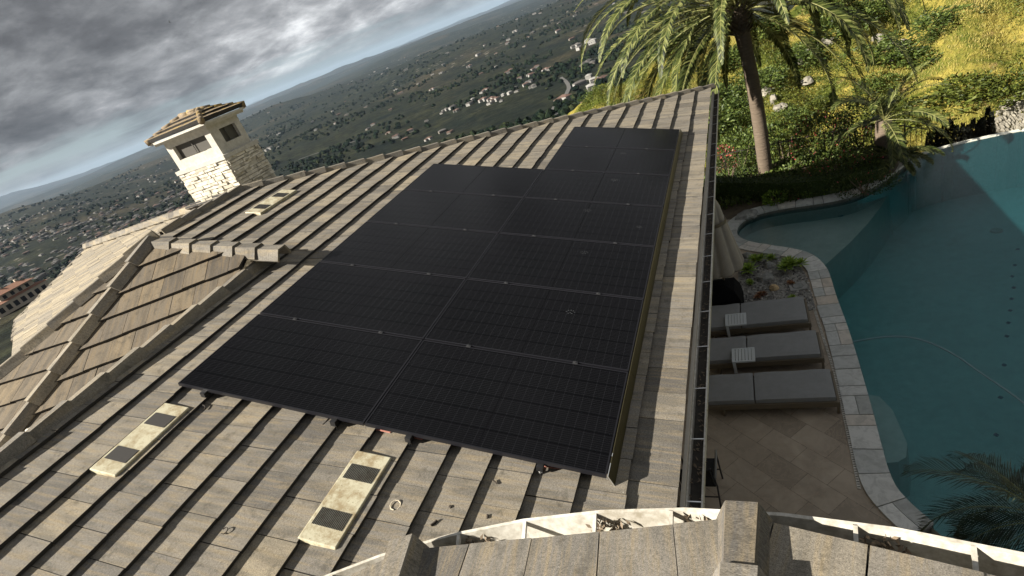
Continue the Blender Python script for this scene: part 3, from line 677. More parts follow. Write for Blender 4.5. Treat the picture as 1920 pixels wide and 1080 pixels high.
AREA = sum(outline[i].x * outline[(i + 1) % len(outline)].y - outline[(i + 1) % len(outline)].x * outline[i].y for i in range(len(outline)))
if AREA < 0: outline = outline[::-1]
POOL = empty('swimming_pool', (5, 8, DECK), 'free form infinity pool with blue green water and grey stone coping', 'swimming pool')
def inside(x, y, P):
    c = False; j = len(P) - 1
    for i in range(len(P)):
        if (P[i].y > y) != (P[j].y > y) and x < (P[j].x - P[i].x) * (y - P[i].y) / (P[j].y - P[i].y) + P[i].x: c = not c
        j = i
    return c
SHELF = [lvl(u, v, DECK - .53) for u, v in ((1712, 300), (1694, 322), (1676, 350), (1655, 385), (1628, 420), (1595, 455), (1548, 498))] + [V((-3, 7, 0)), V((-3, 16, 0)), V((5, 17, 0))]
BENCH = [lvl(u, v, DECK - .86) for u, v in ((1600, 735), (1650, 742), (1676, 768), (1690, 800), (1704, 832), (1702, 858), (1685, 868), (1640, 872))]
def depth(x, y):   # shallow shelf in the far left bay, a round bench on the near left
    d = 1.65; q = V((x, y, 0))
    c1 = V((.9, 11.2, 0)); r1 = (V((q.x, q.y * 1.0, 0)) - c1)
    s1 = max(abs(r1.x / 2.15), 0) ** 2 + (r1.y / 2.5) ** 2
    sh = lvl(1560, 440, DECK - .4)
    if inside(x, y, SHELF): return .42
    if inside(x, y, BENCH): return .75
    return d
# basin floor as a clipped grid
from mathutils.geometry import delaunay_2d_cdt
from mathutils import Vector
def inside(x, y, P):
    c = False; j = len(P) - 1
    for i in range(len(P)):
        if (P[i].y > y) != (P[j].y > y) and x < (P[j].x - P[i].x) * (y - P[i].y) / (P[j].y - P[i].y) + P[i].x: c = not c
        j = i
    return c
pts2 = [Vector((p.x, p.y)) for p in outline]; nb = len(pts2)
g = .13; gx = -2.0
def near_edge(x, y): return any((p.x - x) ** 2 + (p.y - y) ** 2 < .006 for p in outline)
special = []
for a_, b_ in zip(SHELF[:6], SHELF[1:7]):
    d_ = (b_ - a_); d_.z = 0; L_ = d_.length; d_.normalize(); o_ = V((d_.y, -d_.x, 0)) * .02
    for k in range(int(L_ / .08) + 1):
        c_ = a_ + d_ * (k * .08); special += [c_ + o_, c_ - o_]
for a_, b_ in zip(BENCH[:-1], BENCH[1:]):
    d_ = (b_ - a_); d_.z = 0; L_ = d_.length; d_.normalize(); o_ = V((d_.y, -d_.x, 0)) * .02
    for k in range(int(L_ / .07) + 1):
        c_ = a_ + d_ * (k * .07); special += [c_ + o_, c_ - o_]
special = [q for q in special if inside(q.x, q.y, outline) and min((p.x - q.x) ** 2 + (p.y - q.y) ** 2 for p in outline) > .004]
pts2 += [Vector((q.x, q.y)) for q in special]
def near_sp(x, y): return any((p.x - x) ** 2 + (p.y - y) ** 2 < .004 for p in special)
while gx < 13:
    gy = 1.0
    while gy < 17:
        jx, jy = gx + .001, gy + .001
        if inside(jx, jy, outline) and (gx < 6.4 or (int(gx / g) % 3 == 0 and int(gy / g) % 3 == 0)) and not near_edge(jx, jy) and not near_sp(jx, jy): pts2.append(Vector((jx, jy)))
        gy += g
    gx += g
res = delaunay_2d_cdt(pts2, [(i, (i + 1) % nb) for i in range(nb)], [list(range(nb))], 1, 1e-5)
mb = MB(); vz = [(p.x, p.y, DECK - .11 - depth(p.x, p.y)) for p in res[0]]
mb.v = vz; mb.tc = list(vz); mb.f = [tuple(f) for f in res[2]]; mb.m = [0] * len(mb.f); mb.t = [.5] * len(mb.f)
M['plaster'] = mat('pool_plaster', speckle((.56, .56, .50), (.72, .71, .64), 5, .02), rough=.8)
fl = mb.build('basin', M['plaster'], POOL)
mb = MB(); n_ = len(outline)
for i in range(n_):
    a, b = outline[i], outline[(i + 1) % n_]; za = zb = DECK - .11 - 1.72
    isfar = i > n_ * .44
    zt = DECK - .03 if min((a.x - p.x) ** 2 + (a.y - p.y) ** 2 for p in inner) < .01 else DECK - .112
    def outw(i):
        d = (outline[(i + 1) % n_] - outline[(i - 1) % n_]).normalized(); return V((d.y, -d.x, 0)) * .012
    a = a + outw(i); b = b + outw((i + 1) % n_)
    mb.face([(a.x, a.y, za), (b.x, b.y, zb), (b.x, b.y, zt), (a.x, a.y, zt)])
mb.build('basin_wall', M['plaster'], POOL)
# infinity weir wall
mb = MB()
F2 = resample(far, .25)
for a, b in zip(F2[:-1], F2[1:]):
    d = (b - a).normalized(); o_ = V((-d.y, d.x, 0)); 
    mb.prism([V((p.x, p.y, DECK - 3.2)) for p in (a, b, b + o_ * .16, a + o_ * .16)], [V((p.x, p.y, WZ + .012)) for p in (a, b, b + o_ * .16, a + o_ * .16)])
M['weir'] = mat('weir_stone', speckle((.42, .42, .36), (.6, .6, .52), 15), rough=.6)
mb.build('weir_wall', M['weir'], POOL)
# coping stones
mb = MB(); rn = random.Random(12); P = resample(inner, .04); i = 0
def nrm_at(i):
    a = P[max(0, i - 3)]; b = P[min(len(P) - 1, i + 3)]; d = (b - a).normalized(); return V((d.y, -d.x, 0)) * -1 if False else V((-d.y, d.x, 0))
cw = .36
side = 1 if not inside((P[100] + nrm_at(100) * .1).x, (P[100] + nrm_at(100) * .1).y, outline) else -1
raised = lambda i: .0
while i < len(P) - 4:
    n = rn.choice((6, 8, 9, 11, 12)); j = min(len(P) - 1, i + n); tint = rn.random(); e = rn.uniform(-.012, .012); top = DECK + .03 + rn.uniform(-.003, .004)
    split = rn.random() < .4
    for (w0, w1, tt) in (((-.03, cw * .45 - .004, tint), (cw * .45 + .004, cw + e, rn.random())) if split else ((-.03, cw + e, tint),)):
        ia, ib = i, j
        A = [P[k] + nrm_at(k) * side * w0 for k in range(ia, ib + 1)]; Bq = [P[k] + nrm_at(k) * side * w1 for k in range(ia, ib + 1)]
        d = (P[j] - P[i]).normalized() * .008; A[0] = A[0] + d; Bq[0] = Bq[0] + d; A[-1] = A[-1] - d; Bq[-1] = Bq[-1] - d
        ox = rn.uniform(0, 30)
        for k in range(len(A) - 1):
            q = [A[k], A[k + 1], Bq[k + 1], Bq[k]]; lo = [V((p.x, p.y, top - .055)) for p in q]; hi_ = [V((p.x, p.y, top)) for p in q]
            mb.prism(lo, hi_, 0, tt, [(p.x + ox, p.y, 0) for p in q], [(p.x + ox, p.y, 0) for p in q])
    i = j
mb.build('coping', M['coping'], POOL)
mb = MB()
for k in range(0, len(P) - 4, 3):
    a, b = P[k], P[min(k + 3, len(P) - 1)]; na_, nb2 = nrm_at(k) * side, nrm_at(min(k + 3, len(P) - 1)) * side
    q = [a, b, b + nb2 * (cw + .10), a + na_ * (cw + .10)]; mb.prism([V((p.x, p.y, DECK - .20)) for p in q], [V((p.x, p.y, DECK - .028)) for p in q])
mb.build('coping_bed', M['mortar_grey'], POOL)
# dark waterline band
M['band'] = mat('waterline_tile', speckle((.05, .06, .05), (.13, .13, .11), 25), rough=.4)
mb = MB(); Q0 = resample(inner, .15); Q = [Q0[i] - (lambda d: V((-d.y, d.x, 0)))((Q0[min(i + 1, len(Q0) - 1)] - Q0[max(i - 1, 0)]).normalized()) * side * .02 for i in range(len(Q0))]
for a, b in zip(Q[:-1], Q[1:]): mb.face([(a.x, a.y, DECK - .20), (b.x, b.y, DECK - .20), (b.x, b.y, DECK - .026), (a.x, a.y, DECK - .026)])
mb.build('waterline_band', M['band'], POOL)
M['bluetile'] = mat('blue_tile', base=(.01, .04, .10), rough=.4)
for k in range(11):
    u, v = [(1908, 467), (1903, 497), (1898, 518), (1901, 539), (1897, 560), (1894, 582), (1891, 605), (1888, 630), (1883, 684), (1876, 745), (1868, 815)][k]
    c = lvl(u, v, DECK - .11 - 1.64); mb = MB(); r_ = .042
    mb.prism([c + V((r_, 0, -.01)), c + V((0, r_, -.01)), c + V((-r_, 0, -.01)), c + V((0, -r_, -.01))], [c + V((r_, 0, .006)), c + V((0, r_, .006)), c + V((-r_, 0, .006)), c + V((0, -r_, .006))])
    mb.build('lane_tile', M['bluetile'], POOL)
c = lvl(1576, 404, DECK - .52); mb = MB(); mb.prism([c + V((cos(k * 1.257) * .09, sin(k * 1.257) * .09, 0)) for k in range(5)], [c + V((cos(k * 1.257) * .09, sin(k * 1.257) * .09, .01)) for k in range(5)]); mb.build('lane_tile', M['bluetile'], POOL)
c = lvl(1868, 432, DECK - .11 - 1.63); mb = MB(); mb.lathe(c, [(.001, .02), (.10, .02), (.13, 0), (.13, -.03)], 18); mb.build('drain_cover', M['white'], POOL, smooth=False)
# water body
def f_water(t, b):
    out = t.nodes['Material Output']; t.nodes.remove(b)
    tr = nd(t, 'ShaderNodeBsdfTransparent'); gl = nd(t, 'ShaderNodeBsdfGlossy'); gl.inputs['Roughness'].default_value = .04
    fr = nd(t, 'ShaderNodeFresnel'); fr.inputs['IOR'].default_value = 1.42; co = nd(t, 'ShaderNodeTexCoord')
    h_ = noi(t, co.outputs['Object'], 7.5, 5, .62, .6); bp = nd(t, 'ShaderNodeBump'); bp.inputs['Strength'].default_value = .55; bp.inputs['Distance'].default_value = .02
    lk(t, h_, bp.inputs['Height']); lk(t, bp.outputs[0], gl.inputs['Normal']); lk(t, bp.outputs[0], fr.inputs['Normal'])
    # scattered light of the water itself
    df = nd(t, 'ShaderNodeBsdfDiffuse'); df.inputs[0].default_value = (.025, .15, .175, 1)
    m0 = nd(t, 'ShaderNodeMixShader'); m0.inputs[0].default_value = .20; lk(t, tr.outputs[0], m0.inputs[1]); lk(t, df.outputs[0], m0.inputs[2])
    mx = nd(t, 'ShaderNodeMixShader'); lk(t, fr.outputs[0], mx.inputs[0]); lk(t, m0.outputs[0], mx.inputs[1]); lk(t, gl.outputs[0], mx.inputs[2]); lk(t, mx.outputs[0], out.inputs['Surface'])
    va = nd(t, 'ShaderNodeVolumeAbsorption'); va.inputs['Color'].default_value = (.12, .70, .76, 1); va.inputs['Density'].default_value = .46; lk(t, va.outputs[0], out.inputs['Volume'])
M['water'] = mat('pool_water', f_water)
top = [V((p.x, p.y, WZ)) for p in outline]
mb = MB(); mb.prism([V((p.x, p.y, WZ - 2.1)) for p in outline], top)
struct(mb.build('water', M['water']))
# deck: plane with the pool cut out is avoided by a strip from the house to the coping line
Lc = [P[k] + nrm_at(k) * side * (cw - .02) for k in range(0, len(P), 4)]
dk = [Vector((p.x, p.y)) for p in Lc]; 
# deck polygon: house side, then along the coping's outer line
bedj = [i for i, p in enumerate(Lc) if p.y > 12.9 and p.x > .4]
Lend = bedj[0] if bedj else len(Lc) - 1
dp = [V((-1.4, -3.0, 0)), V((3.4, -3.0, 0)), V((4.6, .8, 0))] + [V((p.x, p.y, 0)) for p in Lc[:Lend]] + [V((-1.4, 13.3, 0))]
mb = MB(); r2 = delaunay_2d_cdt([Vector((p.x, p.y)) for p in dp], [(i, (i + 1) % len(dp)) for i in range(len(dp))], [list(range(len(dp)))], 1, 1e-5)
mb.v = [(p.x, p.y, DECK) for p in r2[0]]; mb.tc = list(mb.v); mb.f = [tuple(f) for f in r2[2]]; mb.m = [0] * len(mb.f); mb.t = [.5] * len(mb.f)
struct(mb.build('deck', M['deck']))
mb = MB(); mb.prism([V((x, y, DECK - 3)) for x, y in ((-1.4, -6), (4.2, -6), (3.5, 2), (-1.4, 5))], [V((x, y, DECK - .03)) for x, y in ((-1.4, -6), (4.2, -6), (3.5, 2), (-1.4, 5))])
mb.prism([V((x, y, DECK - 3)) for x, y in ((-1.6, 5), (.1, 5), (.1, 13), (-1.6, 13))], [V((x, y, DECK - .032)) for x, y in ((-1.6, 5), (.1, 5), (.1, 13), (-1.6, 13))])
M['soil'] = mat('soil', speckle((.05, .038, .025), (.11, .085, .055), 6), rough=.95)
struct(mb.build('ground_fill', M['soil']))
# planting ground beyond the pool: follows the coping's outer line
gl_ = [V((p.x, p.y, 0)) for p in Lc[max(0, Lend - 2):]]
gp_ = [V((-1.5, 12.6, 0))] + gl_ + [V((5.0, 15.2, 0)), V((4.9, 15.8, 0)), V((3.4, 16.4, 0)), V((1.2, 16.6, 0)), V((-3, 16.6, 0)), V((-4, 13.5, 0))]
mb = MB(); r3 = delaunay_2d_cdt([Vector((p.x, p.y)) for p in gp_], [(i, (i + 1) % len(gp_)) for i in range(len(gp_))], [list(range(len(gp_)))], 1, 1e-5)
mb.v = [(p.x, p.y, DECK - .01) for p in r3[0]]; mb.tc = list(mb.v); mb.f = [tuple(f) for f in r3[2]]; mb.m = [0] * len(mb.f); mb.t = [.5] * len(mb.f)
struct(mb.build('garden_soil', M['soil']))
# drain channel
mb = MB(); dl = sm([lvl(u, v, DECK) for u, v in ((1524, 571), (1545, 637), (1567, 705), (1585, 790), (1601, 865), (1611, 917))], 2)
for a, b in zip(dl[:-1], dl[1:]):
    d = (b - a).normalized(); o_ = V((d.y, -d.x, 0)) * .022; mb.prism([p + V((0, 0, .002)) for p in (a - o_, b - o_, b + o_, a + o_)], [p + V((0, 0, .012)) for p in (a - o_, b - o_, b + o_, a + o_)])
dr = mb.build('drain_channel', M['white']); tag(dr, 'thin white slot drain running along the stone coping', 'drain')
mb = MB(); q = resample(dl, .045)
for a in q: mb.box(a + V((0, 0, .0135)), (.034, .010, .003))
mb.build('drain_slot', M['black'], dr)['kind'] = 'stuff'
# ------------------------------------------------------------------ loungers and tables
M['cushion'] = mat('grey_cushion', speckle((.20, .205, .205), (.25, .255, .255), 120, .15, .002), rough=.9)
M['lframe'] = mat('taupe_frame', base=(.13, .105, .07), rough=.5)
M['wht'] = mat('pale_grey_table', base=(.52, .55, .56), rough=.5)
def lounger(xf, ya, yb, lab, L=2.02):
    yc = (ya + yb) / 2; wd = abs(yb - ya); r = empty('sun_lounger', (xf - L / 2, yc, DECK), lab, 'sun lounger', 'grey sun loungers in a row beside the pool')
    z = DECK + .35; fr = MB(); x0, x1 = xf - L, xf + .02
    fr.box(((x0 + x1) / 2, ya - .01, z - .145), (x1 - x0, .035, .10)); fr.box(((x0 + x1) / 2, yb + .01, z - .145), (x1 - x0, .035, .10)); fr.box((x1 - .018, yc, z - .146), (.035, wd - .02, .098)); fr.box((x0 + .018, yc, z - .146), (.035, wd - .02, .098))
    fr.box(((x0 + x1) / 2, yc, z - .125), (x1 - x0 - .08, wd - .03, .02)); fr.build('frame', M['lframe'], r)
    for (x, y_) in ((x1 - .03, ya), (x1 - .03, yb), (x0 + .25, ya), (x0 + .25, yb)):
        m_ = MB(); m_.box((x, y_, DECK + .078), (.04, .045, .155)); m_.build('leg', M['lframe'], r)
    cut = xf - 1.24
    for (a, b, nm) in ((cut + .012, xf - .03, 'seat_cushion'), (x0 + .02, cut - .012, 'back_cushion')):
        m_ = MB(); nx, ny = 14, 8; hh = .11
        def zf(u, v_): return hh * (1 - .10 * (abs(2 * u - 1) ** 8 + abs(2 * v_ - 1) ** 8)) + .006 * sin(u * 9 + xf * 5) * sin(v_ * 5)
        for iu in range(nx):
            for iv in range(ny):
                def pt(i, j): u, v_ = i / nx, j / ny; return (a + (b - a) * u, ya + .012 + (wd - .024) * v_, z - hh + zf(u, v_))
                m_.face([pt(iu, iv), pt(iu + 1, iv), pt(iu + 1, iv + 1), pt(iu, iv + 1)])
        def edge_(p0, p1, n):
            for k in range(n):
                q0 = [p0[0] + (p1[0] - p0[0]) * k / n, p0[1] + (p1[1] - p0[1]) * k / n]; q1 = [p0[0] + (p1[0] - p0[0]) * (k + 1) / n, p0[1] + (p1[1] - p0[1]) * (k + 1) / n]
                P_ = [(a + (b - a) * q[0], ya + .012 + (wd - .024) * q[1]) for q in (q0, q1)]
                m_.face([(*P_[0], z - hh), (*P_[1], z - hh), (*P_[1], z - hh + zf(*q1)), (*P_[0], z - hh + zf(*q0))])
        edge_((0, 0), (1, 0), nx); edge_((1, 0), (1, 1), ny); edge_((1, 1), (0, 1), nx); edge_((0, 1), (0, 0), ny)
        m_.build(nm, M['cushion'], r)
    return r
lounger(1.725, 7.17, 7.99, 'grey cushioned sun lounger beside the rock bed, farthest of the three')
lounger(1.815, 6.10, 6.82, 'middle grey sun lounger between the two white side tables')
lounger(1.90, 4.98, 5.70, 'nearest grey sun lounger on the bare stone deck')
def table(px, lab):
    P_ = [lvl(u, v, DECK + .42) for u, v in px]; c = (P_[0] + P_[1] + P_[2] + P_[3]) / 4; c.z = DECK
    r = empty('side_table', c, lab, 'side table', 'white slatted side tables between the loungers')
    s_ = .40; zt = DECK + .42; mb = MB()
    for k in range(7): mb.box((c.x - s_ / 2 + .03 + k * (s_ - .06) / 6, c.y, zt - .012), (.047, s_ - .06, .02))
    mb.box((c.x, c.y - s_ / 2 + .015, zt - .014), (s_, .03, .03)); mb.box((c.x, c.y + s_ / 2 - .015, zt - .014), (s_, .03, .03)); mb.box((c.x - s_ / 2 + .004, c.y, zt - .015), (.012, s_ - .06, .028)); mb.box((c.x + s_ / 2 - .004, c.y, zt - .015), (.012, s_ - .06, .028))
    mb.build('table_top', M['wht'], r)
    for sy in (-1, 1):
        m_ = MB(); m_.box((c.x - s_ / 2 + .03, c.y + sy * (s_ / 2 - .025), DECK + .20), (.05, .04, .38)); m_.build('leg', M['wht'], r)
    m_ = MB(); m_.box((c.x + .0, c.y - s_ / 2 + .025, DECK + .022), (s_ - .02, .04, .03)); m_.box((c.x + .0, c.y + s_ / 2 - .025, DECK + .022), (s_ - .02, .04, .03)); m_.build('base', M['wht'], r)
table([(1360, 588), (1398, 586), (1399, 608), (1361, 612)], 'white slatted C shaped side table between the far and middle loungers')
table([(1372, 653), (1413, 650), (1416, 676), (1374, 681)], 'white slatted C shaped side table between the middle and nearest loungers')
# closed parasol
M['canvas'] = mat('taupe_canvas', speckle((.25, .225, .19), (.33, .30, .25), 90, .1), rough=.9)
uc = V((.19, 8.60, DECK)); r = empty('parasol', uc, 'closed beige parasol hanging in folds beside the gutter', 'parasol')
mb = MB(); mb.lathe(uc, [(.02, .98), (.44, .92), (.45, .98), (.37, 1.4), (.27, 1.95), (.22, 2.2), (.20, 2.4), (.08, 2.75), (.01, 2.84)], 64, wob=lambda t, j: 1 + (.17 if j < 6 else .05) * (abs(sin(t * 4.0)) ** .7 - .5) + .04 * sin(t * 3 + j * .3))
mb.build('canopy', M['canvas'], r, smooth=True)
mb = MB(); mb.tube([uc + V((0, 0, .05)), uc + V((0, 0, 2.92))], .024, 10); mb.build('pole', M['lframe'], r)
mb = MB(); mb.lathe(uc, [(.27, 2.12), (.275, 2.08), (.275, 2.04)], 40, wob=lambda t, j: 1 + .05 * abs(sin(t * 4))); mb.build('tie_strap', M['lframe'], r, smooth=True)
mb = MB(); mb.lathe(uc, [(.03, .08), (.12, .07), (.14, 0)], 20); mb.build('base', M['black'], r)
# black covered fire pit under it
cc_ = V((.06, 8.50, DECK)); mb = MB(); mb.box(cc_ + V((0, 0, .25)), (.86, .78, .5), rz=.15)
mb = MB(); 
def sq(z, hx, hy): return [cc_ + V((x * hx, y * hy, z)) for x, y in ((-1, -1), (0, -1.03), (1, -1), (1.03, 0), (1, 1), (0, 1.03), (-1, 1), (-1.03, 0))]
mb.prism(sq(.0, .47, .40), sq(.30, .43, .36)); mb.prism(sq(.30, .43, .36), sq(.52, .33, .28), bottom=False); mb.prism(sq(.52, .33, .28), sq(.60, .12, .10), bottom=False)
M['cover'] = mat('black_cover', base=(.006, .006, .007), rough=.85, spec=.1)
tag(mb.build('covered_heater', M['cover'], loc=cc_), 'low black fabric cover under the closed parasol, beside the rock bed', 'cover')
# patio chairs
M['sling'] = mat('black_sling', base=(.008, .008, .009), rough=.8)
M['chairframe'] = mat('dark_chair_frame', base=(.05, .045, .045), rough=.4, metal=.3); M['arm'] = mat('grey_chair_arm', base=(.16, .16, .15), rough=.5)
def chair(x, y, rz, lab):
    r = empty('patio_chair', (0, 0, 0), lab, 'chair', 'dark sling chairs on the deck')
    def bx(nm, c, s_, m_): mb = MB(); mb.box(c, s_); return mb.build(nm, m_, r, bevel=.006)
    bx('seat', (0, 0, .44), (.50, .52, .03), M['sling'])
    mb = MB(); P_ = [(-.24, .24, .45), (.24, .24, .45), (.24, .36, .92), (-.24, .36, .92)]; mb.prism([V(p) for p in P_], [V(p) + V((0, .02, .0)) for p in P_]); mb.build('backrest', M['sling'], r)
    for sx in (-1, 1):
        mb = MB(); mb.tube([(sx * .27, -.25, 0), (sx * .27, -.22, .64)], .014, 8); mb.build('leg', M['chairframe'], r, smooth=True)
        mb = MB(); mb.tube([(sx * .27, .42, 0), (sx * .27, .26, .45), (sx * .26, .37, .94)], .014, 8); mb.build('leg', M['chairframe'], r, smooth=True)
        mb = MB(); mb.tube([(sx * .27, .30, .64), (sx * .28, .05, .665), (sx * .28, -.15, .66), (sx * .27, -.25, .63)], .018, 8); mb.build('armrest', M['arm'], r, smooth=True)
    mb = MB(); mb.tube([(-.27, .30, .25), (.27, .30, .25)], .011, 6); mb.tube([(-.27, -.24, .22), (.27, -.24, .22)], .011, 6); mb.build('stretcher', M['chairframe'], r)
    r.location = (x, y, DECK); r.rotation_euler = (0, 0, rz); return r
chair(-.18, 3.35, RD(180), 'dark sling patio chair half hidden by the gutter, farther of the two'); 
chair(-.42, 2.45, RD(180), 'dark patio chair beside the curved gutter, only an arm showing')
# ------------------------------------------------------------------ rock bed
bp_ = [lvl(u, v, DECK) for u, v in ((1390, 484), (1408, 476), (1440, 478), (1478, 486), (1500, 499), (1513, 520), (1522, 552), (1530, 580), (1470, 592), (1400, 592), (1386, 556), (1384, 520))]
M['gravel'] = mat('gravel', speckle((.05, .05, .048), (.34, .33, .30), 34, .8, .02, 3), rough=.9)
mb = MB(); mb.prism([p + V((0, 0, -.01)) for p in bp_], [p + V((0, 0, .014)) for p in bp_]); struct(mb.build('gravel_bed', M['gravel']))
rn = random.Random(31); mb = MB(); M['pebble'] = mat('pebble', lambda t, b: lk(t, ramp(t, attr(t, 'tint').outputs['Fac'], [(0, (.06, .06, .06)), (.5, (.22, .21, .19)), (1, (.5, .48, .44))]), b.inputs[0]), rough=.8)
bx0, bx1, by0, by1 = min(p.x for p in bp_), max(p.x for p in bp_), min(p.y for p in bp_), max(p.y for p in bp_)
cnt = 0
while cnt < 900:
    x, y = rn.uniform(bx0, bx1), rn.uniform(by0, by1)
    if not inside(x, y, bp_): continue
    cnt += 1; s_ = rn.uniform(.012, .032); a = rn.uniform(0, 6)
    mb.lathe((x, y, DECK + .014), [(s_, 0), (s_ * .9, s_ * .5), (s_ * .3, s_ * .8)], 5, 0, rn.random(), wob=lambda t, j: 1 + .3 * sin(t * 2 + a))
tag(mb.build('gravel', M['pebble']), 'loose grey pebbles covering the rock bed', 'gravel', kind='stuff')
M['rock_grey'] = mat('grey_rock', speckle((.12, .125, .12), (.34, .34, .32), 9), rough=.9); M['rock_tan'] = mat('tan_rock', speckle((.36, .25, .13), (.55, .42, .25), 9), rough=.9); M['rock_pale'] = mat('pale_rock', speckle((.12, .11, .09), (.27, .25, .20), 5), rough=.9)
def rock(c, sx, sy, sz, m_, lab, seed=0, rz=0.0, name='rock', grp=None):
    mb = MB(); n, k = 12, 7; rings = []; c = V(c)
    for j in range(k + 1):
        ph = pi * j / k - pi / 2; row = []
        for i in range(n):
            t = 2 * pi * i / n; d = V((cos(t) * cos(ph), sin(t) * cos(ph), sin(ph))); f = 1 + .45 * noise.noise(d * 1.3 + V((seed * 3.1, 0, 0))) + .15 * noise.noise(d * 4 + V((seed, 5, 0)))
            q = V((d.x * sx * f, d.y * sy * f, d.z * sz * f)); q = V((q.x * cos(rz) - q.y * sin(rz), q.x * sin(rz) + q.y * cos(rz), q.z)); row.append(len(mb.v)); mb.v.append(tuple(c + q)); mb.tc.append(tuple(c + q))
        rings.append(row)
    for j in range(k):
        for i in range(n): i2 = (i + 1) % n; mb.f.append((rings[j][i], rings[j][i2], rings[j + 1][i2], rings[j + 1][i])); mb.m.append(0); mb.t.append(.5)
    return tag(mb.build(name, m_, loc=c), lab, 'rock', grp)
def at(u, v, z=DECK): return lvl(u, v, z)
G = 'rocks in the pebble bed'
rock(at(1436, 524) + V((0, 0, .05)), .19, .11, .11, M['rock_grey'], 'pale grey pointed rock in the middle of the rock bed', 1, .3, grp=G)
rock(at(1452, 543) + V((0, 0, .05)), .10, .09, .08, M['rock_tan'], 'tan rounded rock near the front of the rock bed', 2, grp=G)
rock(at(1444, 500) + V((0, 0, .05)), .12, .12, .09, M['rock_grey'], 'dark grey rock between the green succulents', 3, grp=G)
rock(at(1401, 482) + V((0, 0, .05)), .11, .10, .08, M['rock_grey'], 'speckled grey rock at the far corner of the rock bed', 4, grp=G)
rock(at(1455, 485) + V((0, 0, .05)), .09, .08, .07, M['rock_grey'], 'small dark rock against the coping in the rock bed', 5, grp=G)
rock(at(1400, 406) + V((0, 0, .04)), .33, .22, .10, M['rock_grey'], 'flat green grey stone set at the head of the coping', 6, .1)
M['leafg'] = None
def f_leaf(c0, c1, c2, tr=.25):
    def f(t, b):
        a = attr(t, 'tint'); c = ramp(t, a.outputs['Fac'], [(0, c0), (.5, c1), (1, c2)]); lk(t, c, b.inputs[0]); b.inputs['Roughness'].default_value = .55; b.inputs['Specular IOR Level'].default_value = .3
        out = t.nodes['Material Output']; tl = nd(t, 'ShaderNodeBsdfTranslucent'); lk(t, c, tl.inputs[0]); mx = nd(t, 'ShaderNodeMixShader'); mx.inputs[0].default_value = tr
        lk(t, b.outputs[0], mx.inputs[1]); lk(t, tl.outputs[0], mx.inputs[2]); lk(t, mx.outputs[0], out.inputs[0])
    return f
M['succ'] = mat('succulent_leaf', f_leaf((.06, .11, .014), (.16, .26, .03), (.32, .42, .06), .1))
M['succ_red'] = mat('red_succulent_leaf', f_leaf((.06, .03, .02), (.20, .08, .05), (.30, .17, .06), .1))
M['leaf'] = mat('shrub_leaf', f_leaf((.025, .042, .010), (.07, .105, .02), (.17, .21, .045)))
M['hedge'] = mat('hedge_leaf', f_leaf((.014, .026, .007), (.04, .068, .014), (.11, .14, .035)))
M['flower'] = mat('red_flower', f_leaf((.25, .02, .04), (.5, .05, .07), (.7, .25, .25)))
M['wood'] = mat('bark', speckle((.06, .045, .03), (.16, .12, .08), 20), rough=.9)
def rosette(u, v, R, n, m_, lab, hgt=.12, seed=1):
    R *= 1.4; hgt *= 1.2; c = at(u, v); r = empty('succulent', c, lab, 'succulent', 'succulents in the rock bed'); rn = random.Random(seed); mb = MB()
    heads = max(1, n // 40)
    for h_ in range(heads):
        hc = c + (V((rn.gauss(0, R * .35), rn.gauss(0, R * .35), 0)) if heads > 1 else V((0, 0, 0))) + V((0, 0, hgt * .6)); hr = R if heads == 1 else R * .55
        for k in range(n // heads):
            t = k * 2.4; f = (k + 1) / (n / heads); el = 1.35 - f * 1.25; d = V((cos(t) * cos(el), sin(t) * cos(el), sin(el))); mb.leaf(hc + d * .01, d, hr * (.35 + .65 * f), hr * .26, rn, 0, min(1, max(0, rn.gauss(.55 + .2 * (1 - f), .2))), up=V((0, 0, 1)))
    mb.build('leaves', m_, r); mb = MB(); mb.tube([c + V((0, 0, 0)), c + V((0, 0, hgt * .6))], .02, 6); mb.build('stem', M['wood'], r)
rosette(1404, 514, .22, 46, M['succ'], 'bright green round succulent rosette near the parasol', .16, 1)
rosette(1422, 492, .25, 170, M['succ'], 'dark green bushy succulent at the far side of the rock bed', .16, 2)
rosette(1480, 508, .30, 240, M['succ'], 'largest green succulent clump next to the coping', .2, 3)
rosette(1408, 536, .15, 90, M['succ'], 'small green succulent in front of the bright rosette', .08, 4)
rosette(1428, 556, .14, 120, M['succ_red'], 'reddish brown succulent clump at the front of the bed', .06, 5)
rosette(1478, 528, .13, 80, M['succ_red'], 'yellow brown succulent patch below the largest clump', .05, 6)
rosette(1488, 562, .14, 90, M['succ'], 'low green succulent beside the square valve cover', .05, 7)
# valve box
c = at(1496, 539); M['conc'] = mat('concrete', speckle((.20, .20, .19), (.32, .32, .30), 30), rough=.9)
vb = empty('valve_box', c, 'square grey concrete valve cover with a round lid in the rock bed', 'valve cover')
mb = MB(); mb.box(c + V((0, 0, .02)), (.34, .32, .05), rz=.1); mb.build('slab', M['conc'], vb, bevel=.006); mb = MB(); mb.lathe(c, [(.001, .052), (.10, .052), (.105, .045)], 24); mb.build('lid', M['rock_grey'], vb)
mb = MB(); mb.lathe(c, [(.113, .0465), (.106, .0465)], 24); mb.build('lid_joint', M['black'], vb)
# hose
hp = sm([lvl(u, v, WZ - .10) for u, v in ((1590, 643), (1620, 637), (1660, 631), (1700, 631), (1740, 640), (1790, 664), (1840, 700), (1885, 730), (1920, 756), (1960, 790))], 2)
mb = MB(); mb.tube([p for p in hp], .017, 8); M['hose'] = mat('grey_hose', base=(.42, .50, .50), rough=.5)
tag(mb.build('pool_hose', M['hose'], smooth=True), 'pale grey vacuum hose curving across the pool water', 'hose')
